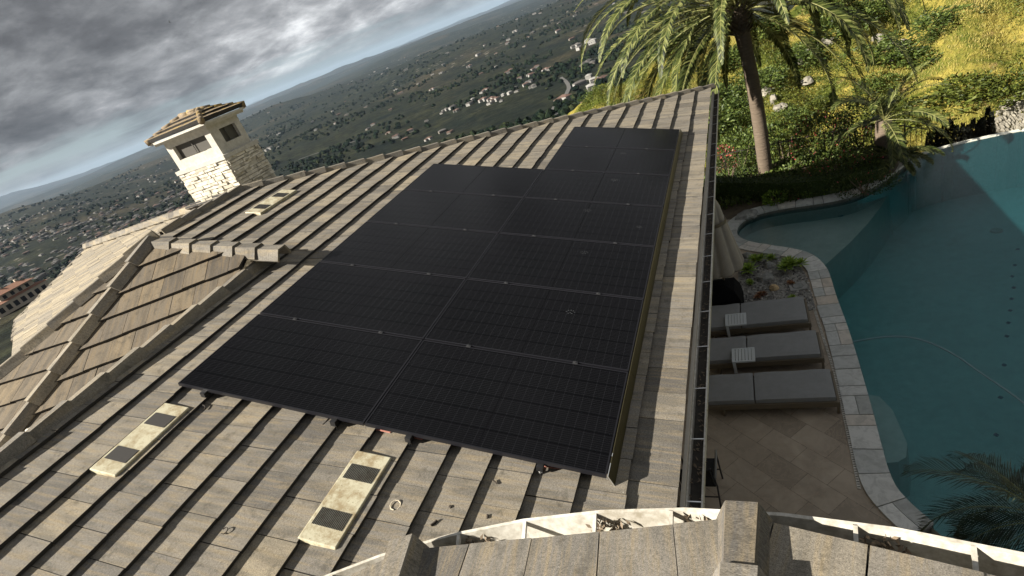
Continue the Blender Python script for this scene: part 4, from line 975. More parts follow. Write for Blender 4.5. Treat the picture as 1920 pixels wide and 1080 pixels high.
# ------------------------------------------------------------------ palms
M['frond'] = mat('palm_leaf', f_leaf((.007, .013, .003), (.045, .062, .012), (.19, .20, .065), .12))
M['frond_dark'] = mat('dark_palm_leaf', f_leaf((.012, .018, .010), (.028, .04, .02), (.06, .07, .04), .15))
M['rachis'] = mat('palm_rachis', base=(.20, .20, .07), rough=.6)
def f_trunk(t, b):
    co = nd(t, 'ShaderNodeTexCoord'); w_ = noi(t, mapping(t, co.outputs['Object'], (3, 3, 26)), 1.0, 4, .6); x = noi(t, co.outputs['Object'], 14, 4, .7)
    c = mixc(t, w_, (.05, .038, .026), (.18, .14, .10)); c = mixc(t, ramp(t, x, [(.4, 0.0), (.7, .5)]), c, (.10, .07, .05)); lk(t, c, b.inputs[0]); bump(t, b, w_, .8, .03)
M['trunk'] = mat('palm_trunk', f_trunk, rough=.95)
def frond(mb, base, az, e0, L, droop, rnd, lw=.034, ll=.55, ns=46, mi=0, rm=1, fold=.45):
    p = V(base); el = e0; n = 16; pts = []; dirs = []; seg = L / n; side_b = rnd.uniform(-.25, .25)
    for k in range(n + 1):
        d = V((cos(az) * cos(el), sin(az) * cos(el), sin(el))); pts.append(p.copy()); dirs.append(d); p = p + d * seg; el -= droop * (0.5 + 1.1 * k / n) / n; az += side_b / n
    mb.tube(pts[:], [.0062 * L * (1 - .85 * k / n) for k in range(n + 1)], 4, rm, .5, cap=False)
    tw = rnd.uniform(-.5, .5)
    for k in range(ns):
        f = .10 + .90 * k / ns; x = f * n; i = min(n - 1, int(x)); q = pts[i].lerp(pts[i + 1], x - i); d = dirs[i].lerp(dirs[min(n, i + 1)], x - i).normalized()
        sd_ = d.cross(V((0, 0, 1)))
        if sd_.length < .05: sd_ = V((1, 0, 0))
        sd_.normalize(); upv = sd_.cross(d).normalized(); sd_ = sd_ * cos(tw) + upv * sin(tw); upv = sd_.cross(d).normalized()
        prof = (sin(pi * min(1, .12 + f * .88)) ** .6) * (1 if f > .2 else .5)
        for s_ in (-1, 1):
            dd = d * (.85 + .6 * f) + sd_ * s_ * 1.0 + upv * (fold * rnd.uniform(.4, 1.1)); dd.normalize(); l_ = ll * prof * rnd.uniform(.85, 1.1); m_ = q + dd * l_ * .55
            end = q + dd * l_ + V((0, 0, -.16 * l_ * rnd.uniform(.5, 2.2))); wv = dd.cross(upv).normalized() * lw * .5 ; tt = min(1, max(0, rnd.gauss(.5, .3)))
            mb.face([q - wv * .6, q + wv * .6, m_ + wv, m_ - wv], mi, tt); mb.face([m_ - wv, m_ + wv, end], mi, tt)
def palm(base, top, r0, fr, lab, name='palm_tree', mat_=None, trunk_prof=None, boots=True):
    r = empty(name, base, lab, 'palm tree'); base, top = V(base), V(top); n = 26; mb = MB(); rn = random.Random(5)
    pts = []; rad = []
    for k in range(n + 1):
        f = k / n; p = base.lerp(top, f) + V((.10 * sin(f * pi), 0, 0)); pts.append(p); rad.append((trunk_prof(f) if trunk_prof else r0) * (1 + .03 * (k % 2)))
    mb.tube(pts, rad, 20)
    mb.build('trunk', M['trunk'], r, smooth=True)
    for (az, e0, L, dr, sd) in fr:
        mb = MB(); frond(mb, top + V((cos(az) * r0 * .5, sin(az) * r0 * .5, rn.uniform(-.1, .15))), az, e0, L, dr, random.Random(sd), lw=.038, ll=.37, ns=96, fold=.7); mb.build('frond', [mat_ or M['frond'], M['rachis']], r)
    return r, top
rn = random.Random(77); fr = []; k_ = 0
for ring, (cnt, e0, L, dr) in enumerate(((9, 1.30, 4.2, 1.7), (15, .98, 5.2, 2.2), (20, .66, 5.6, 2.3), (22, .32, 5.6, 2.1), (22, -.02, 5.2, 1.8), (17, -.42, 4.6, 1.25))):
    for i in range(cnt):
        a_ = 2 * pi * (i + .37 * ring) / cnt + rn.uniform(-.12, .12); dg = (math.degrees(a_) + 80) % 360
        if ring >= 3 and (dg < 34 or dg > 344): continue
        fr.append((a_, e0 + rn.uniform(-.14, .14), .95 * L * rn.uniform(.88, 1.08), .86 * dr * rn.uniform(.85, 1.12), 1000 + k_)); k_ += 1
pb = V((1.34, 15.75, DECK - .6)); pt_ = V((1.22, 15.8, .75))
def tp(f): return .212 - .03 * f + .06 * max(0, (f - .78) / .22) + .05 * max(0, (.12 - f) / .12)
PT, ptop = palm(pb, pt_, .27, fr, 'tall date palm with a full arching crown standing behind the roof corner', trunk_prof=tp)
mb = MB(); rn = random.Random(4)
for k in range(150):
    a = k * 2.4; z = ptop.z - .75 + .85 * k / 150; rr = .24 + .12 * (k / 150); c = V((ptop.x + cos(a) * rr, ptop.y + sin(a) * rr, z)); d = V((cos(a), sin(a), .9)).normalized()
    mb.leaf(c, d, .22, .12, rn, 0, rn.random(), up=V((0, 0, 1)))
mb.build('cut_stubs', M['wood'], PT)
# small pineapple trunk palm and a low one in front of it
def small_palm(base, hgt, r0, n, L, lab, seed, e=(.2, 1.2), mat_=None, ll=.30, droop=1.5, name='small_palm', lw=.03):
    r = empty(name, base, lab, 'palm tree'); rn = random.Random(seed); base = V(base); top = base + V((.08, .05, hgt)); mb = MB()
    mb.tube([base, base.lerp(top, .5), top], [r0 * .6, r0 * 1.1, r0], 14); mb.build('trunk', M['trunk'], r, smooth=True)
    for k in range(n):
        mb = MB(); frond(mb, top, k * 2.4 + rn.uniform(-.3, .3), rn.uniform(*e), L * rn.uniform(.8, 1.1), droop * rn.uniform(.8, 1.2), random.Random(seed * 50 + k), lw=lw, ll=ll, ns=44); mb.build('frond', [mat_ or M['frond'], M['rachis']], r)
    return r
small_palm(at(1655, 300, DECK), 1.15, .20, 20, 2.0, 'small palm with a scaly pineapple trunk behind the far coping', 3, (-.1, 1.3))
small_palm(at(1668, 325, DECK), .45, .16, 14, 1.1, 'low cycad like palm on the corner of the far coping', 4, (0, 1.2), ll=.22)
npb = lvl(1985, 1010, DECK); 
npc = lvl(1958, 985, DECK + 1.9)
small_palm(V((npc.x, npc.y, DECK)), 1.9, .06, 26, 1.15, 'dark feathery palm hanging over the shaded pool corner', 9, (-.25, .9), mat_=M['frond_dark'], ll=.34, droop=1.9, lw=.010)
# ------------------------------------------------------------------ garden plants
def cloud(mb, c, rx, ry, rz_, n, L, rnd, mi=0, base=.45, sp=.25, shell=.6, boxy=False):
    c = V(c)
    for k in range(n):
        if boxy: p = V((rnd.uniform(-1, 1), rnd.uniform(-1, 1), rnd.uniform(-1, 1))); ax_ = rnd.choice((0, 1, 2)); p[ax_] = rnd.choice((-1, 1)) * rnd.uniform(.85, 1.03) if ax_ < 2 else rnd.uniform(.85, 1.05)
        else:
            p = V((rnd.gauss(0, 1), rnd.gauss(0, 1), rnd.gauss(0, 1))).normalized() * (shell + (1.02 - shell) * rnd.random() ** .5); p *= 1 + .25 * noise.noise(p * 2.1 + c)
        q = c + V((p.x * rx, p.y * ry, p.z * rz_)); d = (V((p.x, p.y, p.z + .35)).normalized() + V((rnd.uniform(-1, 1), rnd.uniform(-1, 1), rnd.uniform(-.7, 1)))).normalized()
        mb.leaf(q, d, L * rnd.uniform(.6, 1.3), L * .55, rnd, mi, min(1, max(0, rnd.gauss(base + .25 * noise.noise(q * 1.7), sp))))
# hedge
hd = [at(1325, 336, DECK + .62), at(1400, 333, DECK + .62), at(1470, 336, DECK + .6), at(1540, 330, DECK + .55), at(1600, 318, DECK + .5), at(1645, 302, DECK + .45)]
r = empty('hedge', (2, 12.5, DECK), 'dark clipped box hedge running behind the far coping under the palm', 'hedge'); mb = MB(); core = MB(); rn = random.Random(5)
hq = resample(sm(hd, 2), .25)
for a, b in zip(hq[:-1], hq[1:]):
    c = (a + b) / 2; d = (b - a).normalized(); o_ = V((d.y, -d.x, 0)); ht = c.z - DECK
    core.box(V((c.x, c.y, DECK + ht * .46)) , (.30, .38, ht * .88), ax=(d, o_, V((0, 0, 1))))
    for k in range(210):
        s_ = rn.uniform(-.15, .15); f = rn.choice((0, 1, 2));
        if f == 0: q = c + d * s_ + o_ * rn.uniform(-.25, .25) + V((0, 0, rn.uniform(-.05, .04)))
        else: q = V((c.x, c.y, 0)) + d * s_ + o_ * (.24 if f == 1 else -.24) * rn.uniform(.8, 1.12) + V((0, 0, DECK + ht * rn.uniform(0, 1)))
        mb.leaf(q, (rn.uniform(-1, 1), rn.uniform(-1, 1), rn.uniform(-.4, 1)), .06, .04, rn, 0, min(1, max(0, rn.gauss(.45, .25))))
mb.build('foliage', M['hedge'], r); core.build('twig_mass', M['hedge'], r)
def shrub(u, v, z, rx, ry, rz_, n, L, m_, lab, seed, flowers=0, name='shrub', grp=None, base=.45, ht=None, dist=None):
    c = at(u, v, z) if dist is None else dist
    r = empty(name, (c.x, c.y, c.z - rz_), lab, 'shrub', grp); rn = random.Random(seed); mb = MB()
    cloud(mb, c, rx, ry, rz_, n, L, rn, 0, base); 
    if flowers: cloud(mb, c, rx * 1.03, ry * 1.03, rz_ * 1.03, flowers, L * .8, rn, 1, .5, .3, .85)
    mb.build('foliage', [m_, M['flower']], r)
    mb = MB()
    for k in range(4): mb.tube([c + V((0, 0, -rz_ * 1.0)), c + V((rn.uniform(-.5, .5) * rx, rn.uniform(-.5, .5) * ry, rz_ * .3))], [.03, .012], 5)
    mb.build('stems', M['wood'], r); return r
shrub(1385, 285, -4.3, .95, .8, .85, 1900, .10, M['leaf'], 'mixed green shrub left of the palm trunk behind the hedge', 1, 0, base=.5)
shrub(1356, 302, -4.1, .42, .4, .5, 700, .09, M['leaf'], 'bush with red flowers right beside the gutter end', 2, 420)
shrub(1365, 322, -3.95, .6, .4, .45, 1100, .06, M['hedge'], 'dark rounded bush between gutter and palm trunk', 3)
shrub(1468, 275, -4.3, .70, .6, .8, 1500, .10, M['leaf'], 'sparse green bush just right of the palm trunk', 4, 30)
shrub(1545, 268, -4.0, .95, .8, .95, 2900, .085, M['hedge'], 'large dark green bush with red blossoms at its foot', 5, 260, base=.5)
shrub(1612, 245, -4.0, .85, .8, .95, 2500, .085, M['hedge'], 'dark bush beside the scaly palm trunk, with few red blossoms', 6, 120, base=.5)
shrub(1575, 318, -3.9, .9, .4, .45, 1500, .07, M['leaf'], 'low leafy bush with pink red blossoms over the far coping', 7, 160, base=.4)
shrub(1620, 345, -4.05, .8, .4, .3, 1200, .06, M['hedge'], 'low dark ground shrub along the far coping', 8, 30)
for k, (u, v) in enumerate(((1452, 372), (1480, 366), (1512, 358), (1545, 352))):
    shrub(u, v, DECK + .15, .30, .24, .2, 380, .09, M['succ'] if k != 1 else M['leaf'], ['spiky green plant at the near end of the bed below the hedge', 'leafy plant with an orange flower below the hedge', 'tufted green plant in the middle of the bed below the hedge', 'small green plant at the far end of the bed below the hedge'][k], 20 + k, 14 if k == 1 else 0, name='bedding_plant', grp='plants along the foot of the hedge', base=.35)
mb = MB(); rn = random.Random(66)
for k in range(9000):
    x, y = rn.uniform(-2.5, 5.2), rn.uniform(13.6, 16.5)
    if not inside(x, y, gp_): continue
    mb.leaf((x, y, DECK + rn.uniform(-.01, .12)), (rn.uniform(-1, 1), rn.uniform(-1, 1), rn.uniform(.2, 1)), rn.uniform(.07, .16), .06, rn, 0, min(1, max(0, rn.gauss(.45, .25))))
tag(mb.build('ground_cover', M['leaf']), 'low leafy ground cover under the shrubs behind the hedge', 'ground cover', kind='stuff')
# fence
M['iron'] = mat('wrought_iron', base=(.02, .017, .014), rough=.5)
r = empty('iron_fence', (3, 15, DECK), 'dark iron railing behind the hedge and beyond the pool corner', 'fence')
fp = [V((-1.5, 16.5, DECK - .3)), V((.6, 16.5, DECK - .3)), V((2.6, 16.4, DECK - .3)), V((4.0, 16.3, DECK - .3)), V((5.0, 16.1, DECK - .45)), V((5.7, 15.9, DECK - .7))]
fq = resample(fp, .14); mb = MB(); rl = MB()
for i, p in enumerate(fq):
    mb.tube([p, p + V((0, 0, 1.05))], .009 if i % 12 else .024, 5)
mb.build('balusters', M['iron'], r)
for h_ in (.12, .98): rl.tube([p + V((0, 0, h_)) for p in fq], .014, 6)
rl.build('rails', M['iron'], r)
# small dark conical shrubs beyond the infinity edge
M['conif'] = mat('dark_conifer', f_leaf((.008, .010, .008), (.018, .020, .014), (.04, .04, .025), .05))
cp = [(1752, 274, .34), (1764, 268, .40), (1773, 268, .34), (1782, 262, .5), (1795, 258, .52), (1806, 262, .35), (1818, 258, .34), (1829, 256, .24), (1838, 253, .40), (1850, 250, .30), (1856, 248, .34), (1866, 238, .55), (1874, 240, .40)]
for k, (u, v, h_) in enumerate(cp):
    c = at(u, v + 4, DECK - .1) + V((.05, .75, -.45)); rn = random.Random(k); mb = MB(); H_ = .36 + h_ * .8
    for q in range(420):
        f = rn.random() ** 1.4; a = rn.uniform(0, 6.28); rr = .085 * (1 - f) * rn.uniform(.6, 1.05) + .01
        mb.leaf(c + V((cos(a) * rr, sin(a) * rr, H_ * f)), (cos(a) * .5, sin(a) * .5, 1.0), .10, .04, rn, 0, min(1, max(0, rn.gauss(.4, .25))))
    r = empty('conical_shrub', c, ['leftmost', 'second from left'][k] + ' dark conical shrub of the row beyond the infinity pool edge' if k < 2 else 'dark conical shrub beyond the infinity edge, %s' % ['', '', 'short one third from the left', 'tall one fourth from the left', 'tall broad one fifth from the left', 'short one just right of the tall pair', 'slim one in the middle of the row', 'smallest one right of the middle', 'broad one right of the smallest', 'slim one left of the last four', 'third from the right end', 'tallest, second from the right end', 'last one at the right end'][k], 'shrub', 'conical shrubs beyond the pool')
    mb.build('foliage', M['conif'], r); mb = MB(); mb.tube([c, c + V((0, 0, H_ * .6))], .015, 5); mb.build('stem', M['wood'], r)
# ------------------------------------------------------------------ terrain
def lerp_t(T, x):
    if x <= T[0][0]: return T[0][1]
    for (a, b), (c, d) in zip(T[:-1], T[1:]):
        if x <= c:
            t = (x - a) / (c - a); return b + (d - b) * t
    return T[-1][1]
TL = [(0, -6.5), (20, -8), (60, -11), (240, -27), (600, -76), (1200, -128), (3000, -150), (8000, -135), (16000, -70), (30000, -10)]
TCN = [(0, -7), (20, -16), (80, -34), (400, -82), (850, -120), (1500, -142), (4000, -150), (8000, -130), (16000, -75), (30000, -5)]
def sstep(a, b, x): t = min(1, max(0, (x - a) / (b - a))); return t * t * (3 - 2 * t)
def TH(x, y):
    dx, dy = x - CAM.x, y - CAM.y; r = sqrt(dx * dx + dy * dy) + 1e-6; az = math.degrees(atan2(dx, dy))
    k = sstep(-62, -48, az) if az > -120 else 0.0
    z = lerp_t(TL, r) * (1 - k) + lerp_t(TCN, r) * k
    kv = math.exp(-((az + 68) / 7) ** 2 - ((r - 235) / 60) ** 2)
    if r > 60:
        a1 = min(1, (r - 60) / 900); z += a1 * 16 * noise.fractal(V((x / 420, y / 420, 3.1)), 1.0, 2.1, 5)
        a2 = min(1, max(0, (r - 1200) / 3500)); q = noise.fractal(V((x / 2600, y / 2600, 8.7)), .9, 2.1, 5); z += a2 * 62 * (q + .15 * abs(q))
        a3 = min(1, max(0, (r - 7000) / 9000)); q = noise.fractal(V((x / 7000, y / 7000, 1.7)), .8, 2.1, 5); z += a3 * 105 * max(-.25, q)
        # broad bare hills on the left
        d1 = sqrt(((az + 66) / 9) ** 2 + ((r - 3600) / 1500) ** 2); z += 105 * math.exp(-d1 * d1) 
        d1 = sqrt(((az + 42) / 7) ** 2 + ((r - 5200) / 900) ** 2); z += 60 * math.exp(-d1 * d1)
        d1 = sqrt(((az + 66) / 5) ** 2 + ((r - 24000) / 5000) ** 2); z += 330 * math.exp(-d1 * d1)
        z = z * (1 - kv) + kv * -29.0
    return z
mb = MB(); azs = []; a = -180
while a < 180:
    azs.append(a); a += .32 if -82 < a < 30 else 4
rs = [13.0]
while rs[-1] < 33000: rs.append(rs[-1] * 1.0285 + .1)
vv = []
for r_ in rs:
    for a in azs: x = CAM.x + sin(RD(a)) * r_; y = CAM.y + cos(RD(a)) * r_; vv.append((x, y, TH(x, y)))
mb.v = vv; mb.tc = vv; na = len(azs)
for i in range(len(rs) - 1):
    for j in range(na): j2 = (j + 1) % na; mb.f.append((i * na + j, i * na + j2, (i + 1) * na + j2, (i + 1) * na + j))
mb.m = [0] * len(mb.f); mb.t = [.5] * len(mb.f)
def f_terr(t, b):
    g = nd(t, 'ShaderNodeNewGeometry'); P_ = g.outputs['Position']
    v = nd(t, 'ShaderNodeVectorMath', operation='LENGTH'); lk(t, P_, v.inputs[0]); dist = v.outputs['Value']
    big = noi(t, P_, .0016, 6, .6, .6); mid = noi(t, P_, .010, 7, .68, .3); fine = noi(t, P_, .06, 5, .7)
    c = mixc(t, ramp(t, mid, [(.34, 0.0), (.52, .5), (.66, 1.0)]), (.007, .012, .010), (.036, .038, .020))
    c = mixc(t, ramp(t, big, [(.52, 0.0), (.64, .85)]), c, (.066, .055, .034))
    c = mixc(t, ramp(t, fine, [(.42, .75), (.58, 0.0)]), c, (.003, .005, .005))
    # roofs and streets too small to read singly, far out in the valley
    vo = nd(t, 'ShaderNodeTexVoronoi'); vo.inputs['Scale'].default_value = .028; lk(t, P_, vo.inputs['Vector'])
    town = noi(t, P_, .0011, 4, .6); far_ = ramp(t, mth(t, 'DIVIDE', dist, 9000), [(.07, 0.0), (.2, 1.0)])
    spots = mth(t, 'MULTIPLY', mth(t, 'LESS_THAN', vo.outputs['Distance'], .24), ramp(t, town, [(.50, 0.0), (.56, 1.0)]))
    pick = ramp(t, nd_sep(t, vo.outputs['Color']), [(.45, 0.0), (.5, 1.0)])
    c = mixc(t, mth(t, 'MULTIPLY', mth(t, 'MULTIPLY', spots, far_), pick), c, (.13, .12, .10)); lk(t, c, b.inputs[0])
    bump(t, b, fine, 1.0, 3.0)
M['terrain'] = mat('valley_scrub', f_terr, rough=1.0, spec=.05)  # colours kept very dark, cloud shade over the valley painted in
terr = mb.build('terrain', M['terrain'], smooth=True); struct(terr)
def march(u, v):
    d = ray(u, v).normalized(); t = 14.0
    while t < 30000:
        p = CAM + d * t
        if p.z < TH(p.x, p.y):
            lo, hi_ = t / 1.02 - .6, t
            for _ in range(12):
                m_ = (lo + hi_) / 2; p = CAM + d * m_
                if p.z < TH(p.x, p.y): hi_ = m_
                else: lo = m_
            return CAM + d * hi_
        t = t * 1.012 + .3
    return None
# roads
M['asph'] = mat('pale_road', base=(.075, .074, .070), rough=.9)
def road(px, wd, lab=None):
    P_ = [march(u, v) for u, v in px]; P_ = [p for p in P_ if p]; P_ = sm(P_, 2); mb = MB(); Q = resample(P_, 12)
    L_ = []
    for i, p in enumerate(Q):
        d = (Q[min(i + 1, len(Q) - 1)] - Q[max(0, i - 1)]); d.z = 0; d.normalize(); o_ = V((d.y, -d.x, 0)) * wd; z = max(TH(p.x, p.y), TH(p.x + o_.x, p.y + o_.y), TH(p.x - o_.x, p.y - o_.y)) + .8
        L_.append((V((p.x, p.y, z)) - o_, V((p.x, p.y, z)) + o_))
    for a, b in zip(L_[:-1], L_[1:]): mb.face([a[0], b[0], b[1], a[1]])
    struct(mb.build('road', M['asph']))
road([(1052, 146), (1062, 153), (1068, 163), (1064, 176), (1054, 187), (1042, 197), (1037, 208), (1044, 220)], 2.6)
road([(1120, 108), (1150, 108), (1180, 112)], 2.2)
road([(560, 300), (600, 285), (680, 260)], 3)
# ------------------------------------------------------------------ valley houses
M['hwhite'] = mat('house_white', base=(.25, .245, .23), rough=.8); M['htan'] = mat('house_tan', base=(.12, .11, .09), rough=.8)
M['hred'] = mat('roof_red', base=(.095, .055, .042), rough=.9); M['hgrey'] = mat('roof_grey', base=(.075, .07, .065), rough=.9); M['hwin'] = mat('house_window', base=(.02, .02, .025), rough=.2)
def house_mesh(w_, d_, h_, wing, wm, rm, name):
    mb = MB()
    def blk(x0, y0, x1, y1, z0, z1, rr):
        mb.prism([V((x, y, z0)) for x, y in ((x0, y0), (x1, y0), (x1, y1), (x0, y1))], [V((x, y, z1)) for x, y in ((x0, y0), (x1, y0), (x1, y1), (x0, y1))], 0)
        o = .5; a, b, c, d = V((x0 - o, y0 - o, z1)), V((x1 + o, y0 - o, z1)), V((x1 + o, y1 + o, z1)), V((x0 - o, y1 + o, z1)); hw = min(x1 - x0, y1 - y0) / 2
        if x1 - x0 > y1 - y0: e, f = V((x0 + hw, (y0 + y1) / 2, z1 + rr)), V((x1 - hw, (y0 + y1) / 2, z1 + rr)); fs = ([a, b, f, e], [b, c, f], [c, d, e, f], [d, a, e])
        else: e, f = V(((x0 + x1) / 2, y0 + hw, z1 + rr)), V(((x0 + x1) / 2, y1 - hw, z1 + rr)); fs = ([b, c, f, e], [a, b, e], [d, a, e, f], [c, d, f])
        for q in fs: mb.face(q, 1)
        n = int((x1 - x0) / 3.2)
        for k in range(n):
            xx = x0 + (k + .5) * (x1 - x0) / n
            for yy in (y0 - .04, y1 + .04): mb.box((xx, yy, z0 + (z1 - z0) * .72), (1.3, .06, 1.2), mi=2)
    blk(-w_ / 2, -d_ / 2, w_ / 2, d_ / 2, -6, h_, d_ * .2)
    if wing: blk(w_ / 2 - d_ * .7, d_ / 2 - .2, w_ / 2 - .3, d_ / 2 + d_ * .7, -6, h_ - .7, d_ * .14)
    o = mb.build(name, [wm, rm, M['hwin']]); return o
protos = []
for k, (w_, d_, h_, wg, wm, rm) in enumerate(((16, 10, 6, 1, 'hwhite', 'hred'), (13, 9, 4, 0, 'hwhite', 'hgrey'), (18, 9, 4.5, 1, 'htan', 'hred'), (12, 9, 6, 0, 'hwhite', 'hwhite'), (15, 11, 4, 1, 'htan', 'hgrey'), (20, 11, 6, 1, 'hwhite', 'hgrey'))):
    protos.append((house_mesh(w_, d_, h_, wg, M[wm], M[rm], 'valley_house'), wm, rm))
used = [False] * 6; rn = random.Random(2024); nh = 0
desc = {('hwhite', 'hred'): 'white house with a red tiled roof', ('hwhite', 'hgrey'): 'white house with a grey roof', ('htan', 'hred'): 'tan house with a red tiled roof', ('hwhite', 'hwhite'): 'all white house', ('htan', 'hgrey'): 'tan house with a grey roof'}
def put_house(p, s_, where, kinds=None):
    global nh
    k = rn.choice(kinds or range(6)); pr, wm, rm = protos[k]
    o = pr if not used[k] else pr.copy()
    if used[k]: col.objects.link(o)
    used[k] = True; o.location = p; o.rotation_euler = (0, 0, rn.uniform(0, 3.14)); o.scale = (s_, s_, s_)
    tag(o, '%s %s' % (desc[(wm, rm)], where), 'house', '%ss %s' % (desc[(wm, rm)], where)); nh += 1
    return o
taken = []
def try_house(u, v, s_, where, kinds=None, md=24):
    p = march(u, v)
    if p is None or any((p - q).length < md for q in taken): return
    taken.append(p); put_house(p, s_, where, kinds)
cl1 = [(838, 206), (848, 203), (858, 208), (866, 203), (830, 212), (880, 195), (886, 190), (905, 175), (912, 172), (925, 187), (932, 190), (945, 180), (955, 178), (964, 166), (970, 172), (988, 160), (995, 155), (1000, 130), (1008, 127), (1026, 133), (1035, 130), (950, 138), (960, 135), (990, 143), (910, 190), (940, 192), (975, 150), (996, 142), (1003, 165), (892, 183), (918, 196)]
for u, v in cl1: try_house(u + rn.uniform(-2, 2), v + rn.uniform(-2, 2), rn.uniform(.55, .8), 'in the bright cluster above the ridge', (0, 1, 3, 5, 0), 10)
for u, v in ((1088, 161), (1094, 158), (1115, 155), (1122, 152), (1130, 155), (1110, 170), (1061, 189), (1105, 148)): try_house(u, v, rn.uniform(.7, .9), 'right of the winding valley road', (3, 5, 0), 14)
for u, v in ((1085, 88), (1095, 84), (1103, 80), (1112, 82), (1120, 78), (1090, 92)): try_house(u, v, rn.uniform(1.0, 1.4), 'in the pale estate left of the palm crown', (3, 5), 30)
for u, v in ((770, 248), (776, 247), (745, 258), (800, 228), (845, 250), (806, 262), (830, 248), (760, 262), (700, 235), (690, 243), (730, 250)): try_house(u, v, rn.uniform(.55, .8), 'on the dark slope just above the roof ridge', (1, 2, 4, 0), 16)
for k in range(420):
    if nh > 215: break
    u = rn.uniform(0, 360); v = 385 - .398 * u + rn.uniform(35, 175)
    try_house(u, v, rn.uniform(.6, .85), 'left of the chimney', (0, 1, 2, 4, 4, 1), 26)
for k in range(500):
    if nh > 288: break
    u = rn.uniform(450, 1180); v = 385 - .398 * u + rn.uniform(22, 120)
    if v < 0: continue
    try_house(u, v, rn.uniform(.65, 1.1), 'scattered among the trees right of the chimney', (0, 1, 2, 4, 5), 60)
print('houses', nh)
print('villa at', march(42, 572))
tm = MB(); rt = random.Random(9)
for k in range(9000):
    az = rt.uniform(-74, -12); r_ = math.exp(rt.uniform(math.log(420), math.log(6500))); x = CAM.x + sin(RD(az)) * r_; y = CAM.y + cos(RD(az)) * r_
    q = noise.fractal(V((x / 500, y / 500, 15)), 1, 2, 3); lf = sstep(-40, -58, az)
    if q < .66 - .69 * lf * (1 if r_ < 2400 else .5) or rt.random() < .35: continue
    if any(abs(x - t.x) < 14 and abs(y - t.y) < 14 for t in taken): continue
    z = TH(x, y); s_ = rt.uniform(.6, 1.15) * (1 + r_ / 9000); ang = 1.9 + .5 * sin(x / 300) + rt.uniform(-.15, .15); c_, d_ = cos(ang), sin(ang); w_, h_, e_ = rt.uniform(5, 9) * s_, rt.uniform(3.5, 4.8) * s_, 4 * s_; cl = rt.choice((0, 0, 0, 1, 1)); rc = rt.choice((2, 3, 3, 3))
    def T(a, b, hh): return (x + a * c_ - b * d_, y + a * d_ + b * c_, z + hh)
    tm.prism([T(-w_, -h_, -4), T(w_, -h_, -4), T(w_, h_, -4), T(-w_, h_, -4)], [T(-w_, -h_, e_), T(w_, -h_, e_), T(w_, h_, e_), T(-w_, h_, e_)], cl)
    rr = [T(-w_ - .4, -h_ - .4, e_), T(w_ + .4, -h_ - .4, e_), T(w_ + .4, h_ + .4, e_), T(-w_ - .4, h_ + .4, e_)]; e1, e2 = T(-w_ + h_, 0, e_ + h_ * .45), T(w_ - h_, 0, e_ + h_ * .45)
    for fc in ([rr[0], rr[1], e2, e1], [rr[1], rr[2], e2], [rr[2], rr[3], e1, e2], [rr[3], rr[0], e1]): tm.face(fc, rc)
tag(tm.build('distant_town', [M['hwhite'], M['htan'], M['hred'], M['hgrey']]), 'mass of tiny pale houses spread over the far valley', 'town', kind='stuff')
print('town faces', len(tm.f))
# red roofed neighbours close by
def near_house(u, v, sc_, lab, rz):
    p = march(u, v); r = empty('neighbour_house', p, lab, 'house')
    k = house_mesh(16, 9, 5, 1, M['hwhite'], M['hred'], 'walls_and_roof'); k.parent = r; k.scale = (sc_,) * 3; r.rotation_euler = (0, 0, rz); return r
near_house(1108, 196, .9, 'red roofed cream house just beyond the roof ridge beside the green hill', 1.0)
near_house(570, 326, .55, 'small red roofed house peeking over the ridge right of the chimney', .6)
# two storey villa at the far left
p = march(42, 572); r = empty('villa', p, 'two storey villa with red tile roofs, arched openings and balcony at the left edge', 'villa')
M['vwall'] = mat('villa_wall', speckle((.42, .36, .28), (.55, .47, .37), 2), rough=.9); M['vroof'] = mat('villa_roof', speckle((.15, .07, .045), (.30, .15, .09), 3), rough=.9)
def vbx(nm, c, s_, m_, par=None): mb = MB(); mb.box(c, s_); o = mb.build(nm, m_); o.parent = par or r; return o
w1 = vbx('lower_wall', (0, 0, .5), (24, 9, 9), M['vwall']); w2 = vbx('upper_wall', (1, 1, 6.6), (15, 7, 3.2), M['vwall'])
for nm, cx_, wd_, dd_, z, hh in (('lower_roof', 0, 26, 11, 5.0, 1.6), ('upper_roof', 1, 17, 9, 8.2, 1.7)):
    mb = MB(); a, b = wd_ / 2, dd_ / 2; q = [V((cx_ - a, -b + .6, z)), V((cx_ + a, -b + .6, z)), V((cx_ + a, b + .6, z)), V((cx_ - a, b + .6, z))]; e, f = V((cx_ - a + b, .6, z + hh)), V((cx_ + a - b, .6, z + hh))
    for fc in ([q[0], q[1], f, e], [q[1], q[2], f], [q[2], q[3], e, f], [q[3], q[0], e]): mb.face(fc)
    o = mb.build(nm, M['vroof']); o.parent = r
for k in range(7): vbx('window', (-9.6 + k * 3.2, -4.52, 2.6), (1.9, .12, 2.3), M['hwin'], None)
for k in range(4): vbx('window', (-4.2 + k * 3.3, -2.54, 6.7), (1.5, .12, 1.6), M['hwin'], None)
vbx('terrace', (0, -6.2, -.6), (25, 3.2, .9), M['vwall']); vbx('chimney', (5, 1, 9.5), (1, 1, 2.6), M['vwall']); vbx('chimney', (-2, 1, 9.5), (1, 1, 2.4), M['vwall'])
dv = (CAM - p); r.rotation_euler = (0, 0, atan2(dv.y, dv.x) + pi / 2 + .45); r.scale = (.82,) * 3
